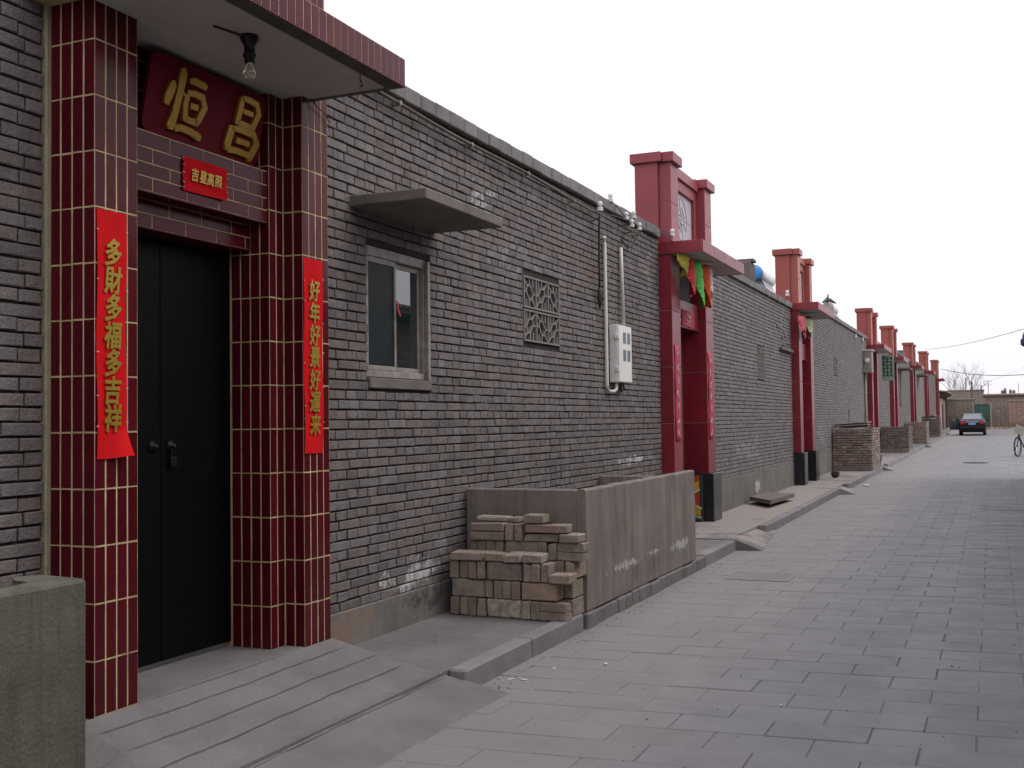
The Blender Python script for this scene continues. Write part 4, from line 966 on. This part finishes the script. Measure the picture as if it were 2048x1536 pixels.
# brick bins along the kerb
def brick_bin(y0, y1, h, label, mat, junk=True, x1=.98, base=True):
    z = gz(y0)+PT; t = thing('brick_bin', label, 'brick bin', (.5, (y0+y1)/2, z), 'brick bins along the kerb')
    obj('core', MB().box(.03, x1-.012, y0+.012, y1-.012, z-.05, z+h-.06), 'mortar', t)
    if base: obj('footing', MB().box(.02, x1+.01, y0-.01, y1+.01, z-.06, z+.13, .01), 'concrete', t)
    mb = MB(); k = 0; zz = z+.135
    while zz < z+h:
        for a, b, full in course_bricks(k, .02, x1): mb.box(a, b, y0+RND.uniform(-.016, .008), y0+.06, zz+RND.uniform(-.003, .003), zz+RND.uniform(.046, .058), .006)
        for a, b, full in course_bricks(k+1, y0+.065, y1): mb.box(x1-.06, x1+RND.uniform(-.01, .014), a, b, zz, zz+RND.uniform(.046, .058), .006)
        zz += CO; k += 1
    tag(obj('brick_courses', mb, mat, t), kind='stuff')
    if junk:
        for i in range(7):
            x, y = RND.uniform(.3, .6), RND.uniform(y0-.1, y0+.6); a = RND.uniform(-.3, .3); L = RND.uniform(.6, 1.0)
            bb = MB().bar((x-.4*math.cos(a)*L, y-.4*math.sin(a)*L+.3, z+h+.03+i*.012), (x+.5*math.cos(a)*L, y+.5*math.sin(a)*L+.1, z+h+.05+i*.02), .28, .022, Vector((0, 0, 1)))
            solo('scrap_board', bb, 'wood_old' if i % 3 else 'tarp_pale', 'weathered scrap board, %s up in the heap on the %s brick bin' % (ORD[i], 'nearest' if y0 < 35 else 'farthest'), 'board', 'scrap boards on the brick bins')
    return t
brick_bin(28.9, 30.9, 1.06, 'reddish brick bin heaped with scrap boards before the third gate', 'old_brick')
solo('steel_rod', MB().tube([(.35, 29.6, 1.2), (.36, 29.62, 1.75)], .012, 6), 'rust', 'thin rusty rod sticking up from the nearest brick bin', 'rod')
brick_bin(42.0, 44.0, .95, 'grey brick bin below the green fretwork board', 'old_brick_grey', False)
brick_bin(53.8, 55.8, 1.0, 'brown brick bin, third along the kerb', 'old_brick', False); brick_bin(67.5, 69.5, 1.08, 'brown brick bin, farthest along the kerb', 'old_brick_grey', True)
for (x, y, h) in ((.85, 31.4, .3), ):
    solo('bucket', MB().lathe((x, y, gz(y)+PT), [(.1, 0), (.14, h), (.12, h-.01), (.1, .05)], 12), 'bike_frame', 'dark bucket standing beyond the nearest brick bin', 'bucket')
# grey meter cabinet and its post beside the third gate
cb = thing('meter_cabinet', 'grey steel cabinet mounted high beside the third red gate', 'cabinet', (.1, 36.9, 2.95))
obj('case', MB().box(-.0, .27, 36.75, 37.3, 2.96, 3.66, .01), 'steel_box_grey', cb); obj('hood', MB().box(-.02, .31, 36.71, 37.34, 3.661, 3.69, .006), 'steel_box', cb)
obj('front_panel', MB().box(.05, .22, 36.735, 36.749, 3.1, 3.5, .004), 'steel_box_grey', cb); obj('dial', MB().lathe((.14, 36.735, 3.35), [(.08, 0), (.08, -.04), (.05, -.05)], 14, 'y'), 'porcelain', cb)
solo('conduit_pipe', MB().tube([(.04, 36.95, .25), (.04, 36.95, 2.95)], .035, 8), 'steel_box_grey', 'grey conduit below the grey steel cabinet by the third gate', 'pipe', smooth=True)
insulator(.05, 36.4, 4.0, 'white insulator above the grey steel cabinet', 1.4, arm=(0, 36.45, 3.85)); insulator(.05, 34.4, 3.98, 'white insulator at the wall top left of the grey steel cabinet', 1.4, arm=(0, 34.45, 3.85)); insulator(.08, 22.2, 4.02, 'white insulator on the wall beside the second red gate tower', 1.5, arm=(0, 22.25, 3.9))
# green fretwork board
fb = thing('fretwork_board', 'faded green fretwork board hanging under the third gate canopy', 'board', (.47, 38.7, 2.8))
obj('board', MB().box(.27, .67, 40.3, 40.33, 2.8, 3.68, .004), 'sign_green', fb)
for i in range(3):
    for j in range(6):
        obj('fret', MB().box(.3+.12*i, .3+.12*i+.07, 40.286, 40.299, 2.95+.115*j, 2.95+.115*j+.07+.02*((i+j) % 2), .004), 'sign_dark', fb, fix=False)
# rooftop solar heaters, chimney
def solar(x, y, z, label, L=1.3, end='tank_blue'):
    t = thing('solar_heater', label, 'solar heater', (x, y, z-.5))
    obj('tank', MB().lathe((x, y, z), [(.165, .02), (.18, .05), (.18, L)], 18, 'y'), 'tank_white', t, True)
    obj('tank_end', MB().lathe((x, y, z), [(.1, -.03), (.165, -.015), (.188, .02), (.188, .045)], 18, 'y'), end, t, True)
    for k in range(9): obj('vacuum_tube', MB().tube([(x+.1, y+.1+k*.13, z-.12), (x+1.0*.45, y+.1+k*.13, z-.75)], .028, 8), 'car_glass', t, True)
    obj('stand', MB().bar((x, y+.1, z-.1), (x-.1, y+.1, z-1.1), .03, .03).bar((x, y+L-.1, z-.1), (x-.1, y+L-.1, z-1.1), .03, .03).bar((x+.45, y+.1, z-.75), (x+.45, y+.1, z-1.1), .03, .03), 'rim', t)
solar(-1.0, 24.45, 4.76, 'white rooftop solar water tank with blue end behind the second wall', 1.6)
solar(-.9, 35.6, 5.0, 'pale rooftop solar water tank beside the third red gate tower', 1.2, 'tarp_pale')
solo('chimney', MB().box(-1.15, -.85, 23.2, 23.8, 3.5, 4.86, .02).box(-1.2, -.8, 23.35, 23.65, 4.86, 4.93, .01), 'chimney_brick', 'stubby grey brick chimney next to the solar tank', 'chimney')
solo('roof_bundle', MB().tube([(-1.0, 35.3, 5.14), (-.9, 35.6, 5.25), (-.85, 35.9, 5.24), (-.75, 36.4, 5.2)], [.03, .07, .06, .02], 6).tube([(-.9, 35.5, 5.2), (-.88, 35.62, 5.42)], [.05, .015], 6), 'cable', 'dark bundled cover draped on the far solar tank', 'cover')

# ================================================================== CAR
def wheel(parent, x, y, z, r=.31, w=.19):
    t = obj('wheel', MB().lathe((x-w/2, y, z), [(r*.6, 0), (r*.93, 0), (r, .03), (r, w-.03), (r*.93, w), (r*.6, w)], 20, 'x'), 'tyre', parent, True)
    obj('rim', MB().lathe((x-w/2-.004, y, z), [(.03, -.0), (r*.55, .0), (r*.6, .02), (r*.6, w-.01), (r*.55, w+.008), (.03, w+.008)], 16, 'x'), 'rim', t, True)
def loft(secs, caps=True):
    """secs: list of closed rings of equal length"""
    mb = MB(); n = len(secs[0]); vs = [p for s in secs for p in s]
    fs = [(i*n+k, i*n+(k+1) % n, (i+1)*n+(k+1) % n, (i+1)*n+k) for i in range(len(secs)-1) for k in range(n)]
    if caps: fs += [tuple(range(n))[::-1], tuple(range((len(secs)-1)*n, len(secs)*n))]
    return mb.add(vs, fs)
CYr = 77.0; CXm = 2.54; CZ = gz(78)
car = thing('parked_car', 'black sedan seen from behind with a front door open, far down the lane', 'car', (CXm, CYr+2.2, CZ))
def ring(y, hb, hs, z0, zb, zt, ht):
    """lower body section: bottom width hb, side width hs, belt zb, top zt with width ht"""
    P = [(-hb, z0), (-hs, z0+.14), (-hs-.015, (z0+zb)/2+.05), (-hs+.015, zb), (-ht, zt), (ht, zt), (hs-.015, zb), (hs+.015, (z0+zb)/2+.05), (hs, z0+.14), (hb, z0)]
    return [(CXm+x, CYr+y, CZ+z) for x, z in P]
body = loft([ring(0, .68, .74, .36, .84, .9, .6), ring(.05, .74, .8, .25, .9, .97, .66), ring(.25, .76, .82, .22, .92, 1.0, .7), ring(.6, .76, .825, .2, .92, 1.0, .72), ring(1.6, .76, .83, .2, .9, .97, .74),
             ring(3.0, .76, .83, .2, .88, .94, .72), ring(3.6, .76, .82, .2, .84, .9, .7), ring(4.2, .74, .79, .22, .74, .8, .6), ring(4.4, .66, .7, .3, .62, .7, .5)])
obj('body', body, 'car_paint', car)
cabin = loft([[(CXm+x, CYr+y, CZ+z) for x, y, z in r_] for r_ in ([(-.7, .55, .985), (-.52, 1.15, 1.36), (.52, 1.15, 1.36), (.7, .55, .985)], [(-.72, 1.2, .98), (-.56, 1.5, 1.42), (.56, 1.5, 1.42), (.72, 1.2, .98)], [(-.72, 2.2, .97), (-.56, 2.1, 1.43), (.56, 2.1, 1.43), (.72, 2.2, .97)], [(-.72, 3.1, .93), (-.54, 2.5, 1.38), (.54, 2.5, 1.38), (.72, 3.1, .93)])])
obj('cabin', cabin, 'car_paint', car)
obj('rear_window', MB().add([(CXm+x, CYr+y, CZ+z) for x, y, z in ((-.63, .6, 1.005), (.63, .6, 1.005), (.48, 1.1, 1.34), (-.48, 1.1, 1.34), (-.63, .58, .995), (.63, .58, .995), (.48, 1.08, 1.35), (-.48, 1.08, 1.35))], [(4, 5, 6, 7), (0, 3, 2, 1), (0, 1, 5, 4), (1, 2, 6, 5), (2, 3, 7, 6), (3, 0, 4, 7)]), 'car_glass', car)
for s in (-1, 1):
    obj('side_window', MB().add([(CXm+s*x, CYr+y, CZ+z) for x, y, z in ((.722, 1.25, 1.0), (.722, 2.75, .98), (.575, 2.3, 1.37), (.575, 1.4, 1.38), (.70, 1.25, 1.0), (.70, 2.75, .98), (.55, 2.3, 1.37), (.55, 1.4, 1.38))], [(0, 1, 2, 3), (7, 6, 5, 4), (0, 4, 5, 1), (1, 5, 6, 2), (2, 6, 7, 3), (3, 7, 4, 0)]), 'car_glass', car)
    obj('tail_light', MB().box(CXm+s*.58-.16, CXm+s*.58+.16, CYr-.02, CYr+.1, CZ+.72, CZ+.9, .03), 'tail_red', car)
    obj('mirror', MB().box(CXm+s*.92-.09, CXm+s*.92+.09, CYr+2.75, CYr+2.85, CZ+.95, CZ+1.08, .03), 'car_paint', car)
    wheel(car, CXm+s*.72, CYr+.95, CZ+.31); wheel(car, CXm+s*.72, CYr+3.55, CZ+.31)
obj('number_plate', MB().box(CXm-.23, CXm+.23, CYr-.03, CYr-.012, CZ+.69, CZ+.83, .005), 'plate', car)
obj('boot_trim', MB().box(CXm-.4, CXm+.4, CYr-.035, CYr+.02, CZ+.85, CZ+.89, .008), 'chrome', car)
obj('bumper', MB().box(CXm-.76, CXm+.76, CYr-.05, CYr+.1, CZ+.4, CZ+.58, .04), 'car_paint', car)
dl = obj('open_door', MB().add([(CXm+x, CYr+y, CZ+z) for x, y, z in ((-.83, 2.78, .35), (-1.42, 2.3, .35), (-1.42, 2.3, .93), (-.83, 2.78, .93), (-.85, 2.84, .35), (-1.44, 2.36, .35), (-1.44, 2.36, .93), (-.85, 2.84, .93))], [(0, 1, 2, 3), (7, 6, 5, 4), (0, 4, 5, 1), (1, 5, 6, 2), (2, 6, 7, 3), (3, 7, 4, 0)]), 'door_trim', car)
obj('door_frame', MB().tube([(CXm-.83, CYr+2.8, CZ+.93), (CXm-.95, CYr+2.7, CZ+1.12), (CXm-1.15, CYr+2.55, CZ+1.36), (CXm-1.38, CYr+2.36, CZ+1.3), (CXm-1.42, CYr+2.33, CZ+.93)], .025, 6), 'car_paint', dl)

# ================================================================== BICYCLE WITH CRATE at the right edge
bk_ = thing('cargo_bicycle', 'dark bicycle with a pale crate, parked at the right edge of the lane', 'bicycle', (4.8, 41.8, gz(41.8)))
bz = gz(41.8)
def bwheel(c, ang, r=.32):
    w = obj('wheel', MB().tube([(c[0]+r*math.cos(k*math.pi/12)*math.sin(ang), c[1]+r*math.cos(k*math.pi/12)*math.cos(ang), c[2]+r*math.sin(k*math.pi/12)) for k in range(25)], .025, 6, False), 'tyre', bk_, True)
    sp = MB()
    for k in range(10): sp.tube([c, (c[0]+r*math.cos(k*math.pi/5)*math.sin(ang), c[1]+r*math.cos(k*math.pi/5)*math.cos(ang), c[2]+r*math.sin(k*math.pi/5))], .004, 4)
    obj('spokes', sp, 'rim', w)
bwheel((4.52, 41.4, bz+.34), .35); bwheel((4.9, 42.45, bz+.34), .35)
obj('frame', MB().tube([(4.52, 41.4, bz+.34), (4.56, 41.52, bz+.8), (4.57, 41.54, bz+.95)], .02, 6).tube([(4.56, 41.52, bz+.78), (4.72, 41.95, bz+.3), (4.9, 42.45, bz+.34), (4.8, 42.15, bz+.78), (4.56, 41.52, bz+.72)], .02, 6).tube([(4.72, 41.95, bz+.3), (4.8, 42.15, bz+.82)], .018, 6).tube([(4.48, 41.7, bz+.4), (4.42, 41.62, bz+.02)], .014, 5), 'bike_frame', bk_)
obj('handlebar', MB().tube([(4.32, 41.68, bz+1.02), (4.45, 41.6, bz+1.04), (4.57, 41.54, bz+.98), (4.7, 41.5, bz+1.04), (4.85, 41.48, bz+1.02)], .014, 6), 'bike_frame', bk_)
obj('saddle', MB().box(4.73, 4.87, 42.05, 42.3, bz+.82, bz+.88, .02), 'tyre', bk_)
cr = obj('crate', MB().prism([(4.42, bz+.8), (4.75, bz+.74), (4.86, bz+.96), (4.5, bz+1.12)], 'y', 41.2, 41.56), 'bike_box', bk_)
obj('crate_lip', MB().bar((4.44, 41.38, bz+1.0), (4.4, 41.38, bz+.86), .38, .02, Vector((1, 0, .2))), 'tarp_pale', cr)

# ================================================================== FAR END OF THE LANE
def far_wall(name, x0, x1, y, z0, z1, mat, label, cat='wall', d=.35, cap=True):
    t = thing(name, label, cat, ((x0+x1)/2, y, z0))
    obj('core', MB().box(x0, x1, y+.01, y+d, z0-.2, z1), 'mortar', t)
    mb = MB(); k = 0; z = z0
    while z < z1-.05:
        for a, b, f in course_bricks(k, x0, x1, .02, .48, .3): mb.box(a, b, y+RND.uniform(-.015, .0), y+.05, z, min(z+.112, z1))
        z += .127; k += 1
    tag(obj('brick_courses', mb, mat, t), kind='stuff')
    if cap: obj('coping', MB().box(x0-.05, x1+.05, y-.08, y+d+.05, z1+.001, z1+.1, .01), 'mud', t)
    return t
gf = gz(100)
far_wall('far_house', 3.15, 9.5, 96.5, gf-.1, 3.05, 'far_brick', 'grey-brown brick house wall closing the lane, right of the green gate', 'house', 4.)
far_wall('brick_wall', 4.95, 12, 94.6, gf-.1, 2.65, 'far_red_brick', 'reddish brick yard wall at the far right end of the lane')
solo('roof_slab', MB().box(3.0, 10, 96.2, 101, 3.16, 3.3, .02), 'far_red_brick', 'flat reddish roof edge on the house closing the lane', 'roof')
far_wall('far_house', .2, 3.1, 104, gf-.1, 3.75, 'mud', 'earth-brown house behind the green gate with poles on its roof', 'house', 4.)
far_wall('mud_wall', -.6, 2.42, 99.4, gf-.2, 2.9, 'mud', 'earth-brown yard wall left of the green gate')
gt = thing('green_gate', 'dark green double metal gate at the end of the lane', 'gate', (3.0, 95.8, gf))
for a, b in ((2.43, 2.99), (3.01, 3.58)):
    gl = obj('gate_leaf', MB().box(a, b, 95.8, 95.86, gf+.1, 2.5, .01), 'gate_green', gt)
    obj('gate_rail', MB().box(a, b, 95.76, 95.799, 1.5, 1.56).box(a, b, 95.76, 95.799, 2.38, 2.44), 'gate_green', gl)
obj('gate_post', MB().box(2.3, 2.42, 95.75, 95.95, gf-.1, 2.6, .01).box(3.59, 3.71, 95.75, 95.95, gf-.1, 2.6, .01), 'mud', gt)
# open shed with a row of rafters after the last gate
sh = thing('open_shed', 'low shed with dark rafters under its eave beyond the last red gate', 'shed', (-.5, 94, gf-.2))
obj('wall', MB().box(-4, .15, 88.6, 99, 0, 3.2, .02), 'far_brick', sh); obj('roof', MB().prism([(-4.2, 3.9), (.72, 3.34), (.74, 3.44), (-4.2, 4.02)], 'y', 88.5, 99.3), 'mud', sh)
for i in range(12): obj('rafter', MB().prism([(.15, 3.39), (.68, 3.33), (.68, 3.25), (.15, 2.9)], 'y', 88.8+i*.86, 88.95+i*.86), 'wood_old', sh)
obj('post', MB().box(.3, .42, 96, 96.12, .3, 3.1, .01), 'wood_old', sh); obj('door_opening', MB().box(.151, .17, 92.2, 94.6, .45, 2.5), 'door_red', sh)
solo('utility_pole', MB().tube([(2.2, 102, 2.4), (2.2, 102, 4.5)], .07, 8), 'wood_old', 'thick dark post rising behind the green gate', 'pole')
solo('utility_pole', MB().tube([(2.92, 103, 3.4), (2.92, 103, 4.2)], .05, 8), 'wood_old', 'short thin post on the earth-brown house roof', 'pole')
an = MB().tube([(3.5, 97, 3.3), (3.5, 97, 4.38)], .025, 6)
for z, w in ((4.1, .3), (4.34, .28), (3.95, .12)): an.tube([(3.5-w, 97, z), (3.5+w, 97, z)], .014, 5)
solo('tv_antenna', an, 'cable', 'spindly television antenna on the far house roof', 'antenna')
for i, (x, h) in enumerate(((4.55, .3), (4.75, .45), (5.15, .35), (5.4, .3))):
    solo('roof_pot', MB().lathe((x, 98, 3.31), [(.09, 0), (.12, h*.5), (.07, h)], 8), 'chimney_brick', 'small dark pot on the flat roof closing the lane, number %s from the antenna' % ('one', 'two', 'three', 'four')[i], 'pot')
solo('utility_pole', MB().tube([(5.75, 98, 3.31), (5.75, 98, 4.15)], .02, 6), 'cable', 'thin rod on the flat roof at the far right', 'pole')
wd = MB()
for i in range(1500):
    x, y = RND.uniform(3.7, 9), RND.uniform(91.8, 94.5); h = RND.uniform(.1, .75)*(.35+.65*(y-91.8)/2.7); a = RND.uniform(0, 6.28)
    z = gz(y)+.02; wd.add([(x, y, z), (x+.05*math.cos(a), y+.05*math.sin(a), z), (x+.12*math.cos(a+1), y+.1*math.sin(a), z+h)], [(0, 1, 2)])
tag(obj('dry_weeds', wd, 'dry_weeds'), 'dry brown weeds along the foot of the far walls', 'weeds', kind='stuff')
rb = MB()
for i in range(220):
    x, y = RND.uniform(3.4, 9), RND.uniform(90.8, 93.5); s = RND.uniform(.03, .16); rb.lathe((x, y, gz(y)-.01), [(s, 0), (s*.9, s*.5), (s*.3, s*.8)], 5)
tag(obj('rubble', rb, 'rubble'), 'pale rubble at the end of the lane', 'rubble', kind='stuff')
# bare trees beyond the roofs
def bare_tree(x, y, h, label, seed, zb=0.):
    rr = random.Random(seed); t = thing('bare_tree', label, 'tree', (x, y, zb), 'bare trees beyond the roofs')
    trunk, crown = MB(), MB()
    def grow(p, d, L, r, lev):
        pts = [p]; q = p.copy(); dd = d.copy(); k = 4
        for i in range(k):
            dd = (dd+Vector((rr.uniform(-.16, .16), rr.uniform(-.16, .16), rr.uniform(-.03, .1)))).normalized(); q = q+dd*L/k; pts.append(q.copy())
        (trunk if lev == 0 else crown).tube(pts, [r*(1-.5*i/k) for i in range(k+1)], 5 if lev < 2 else 3, lev < 2)
        if lev < 4:
            for i in range(5 if lev == 0 else 4):
                s = pts[min(k, 2+i % 3)]; a = rr.uniform(0, 6.28); sp = rr.uniform(.35, .85)
                nd = (dd+Vector((math.cos(a)*sp, math.sin(a)*sp, rr.uniform(-.05, .35)))).normalized()
                grow(s.copy(), nd, L*rr.uniform(.5, .75), r*.5, lev+1)
    grow(Vector((x, y, zb)), Vector((rr.uniform(-.05, .12), 0, 1)), h*.42, h*.011, 0)
    obj('trunk', trunk, 'bark', t); obj('crown', crown, 'bark', t, fix=False)
bare_tree(.2, 118, 7.6, 'slender bare tree, left of the two beyond the shed roof', 3, .5); bare_tree(1.2, 122, 8.3, 'slender bare tree, right of the two beyond the shed roof', 5, .5)
bare_tree(-1.4, 112, 5.6, 'smaller bare tree just past the last red gate', 9, .5)
# wires across the lane
def wire(name, a, b, sag, r, label):
    a, b = Vector(a), Vector(b); pts = []
    for i in range(25):
        t = i/24; p = a.lerp(b, t); p.z -= sag*4*t*(1-t); pts.append(p)
    solo(name, MB().tube(pts, r, 5), 'cable', label, 'wire', smooth=True)
wire('overhead_wire', (.5, 63, 5.15), (6.6, 14, 3.3), .25, .008, 'thin overhead wire crossing the lane high up')
wire('overhead_wire', (.2, 91, 5.2), (7.6, 62, 3.85), .42, .022, 'thicker sagging cable crossing the far end of the lane')
wire('overhead_wire', (3.5, 97, 4.3), (9.5, 60, 6.4), .3, .006, 'faint wire slanting up to the right from the far antenna')
solo('utility_pole', MB().tube([(1.55, 108, .6), (1.62, 108, 5.0)], .06, 8), 'bark', 'pale slim pole standing behind the earth-brown house', 'pole')
# ================================================================== THE HOUSES OPPOSITE (their eave end just enters the frame; mirrored in the window)
op = thing('facing_house', 'grey brick house across the lane, only its eave end showing at the right edge', 'house', (6.5, 10, 0))
OX = 4.85; OY0, OY1 = -9., 28.3
obj('wall', MB().box(OX, OX+4, OY0, OY1, -.05, 3.2, .02), 'brick_grey', op)
cs = MB(); k = 0; z = .3
while z < 3.08:
    y = -4.+((k % 2)*.2)
    while y < 28: cs.box(OX-.012, OX+.01, y, y+.385, z, z+.112); y += .4
    z += .127; k += 1
tag(obj('brick_courses', cs, 'brick_grey', op, fix=False), kind='stuff')
obj('roof', MB().prism([(4.47, 3.24), (4.47, 3.3), (8.4, 4.12), (9.5, 4.12), (9.5, 3.2), (OX, 3.21)], 'y', OY0, OY1+.3), 'roof_tile', op)
tl = MB()
for i in range(200):
    y = OY0+.1+i*(OY1-OY0)/200; tl.tube([(4.45, y, 3.32), (8.3, y, 4.13)], .055, 5)
tag(obj('tile_rows', tl, 'roof_tile', op), kind='stuff')
obj('eave_end', MB().box(4.405, 4.62, OY1-.1, OY1+.2, 3.14, 3.34, .05), 'eave_blue', op)
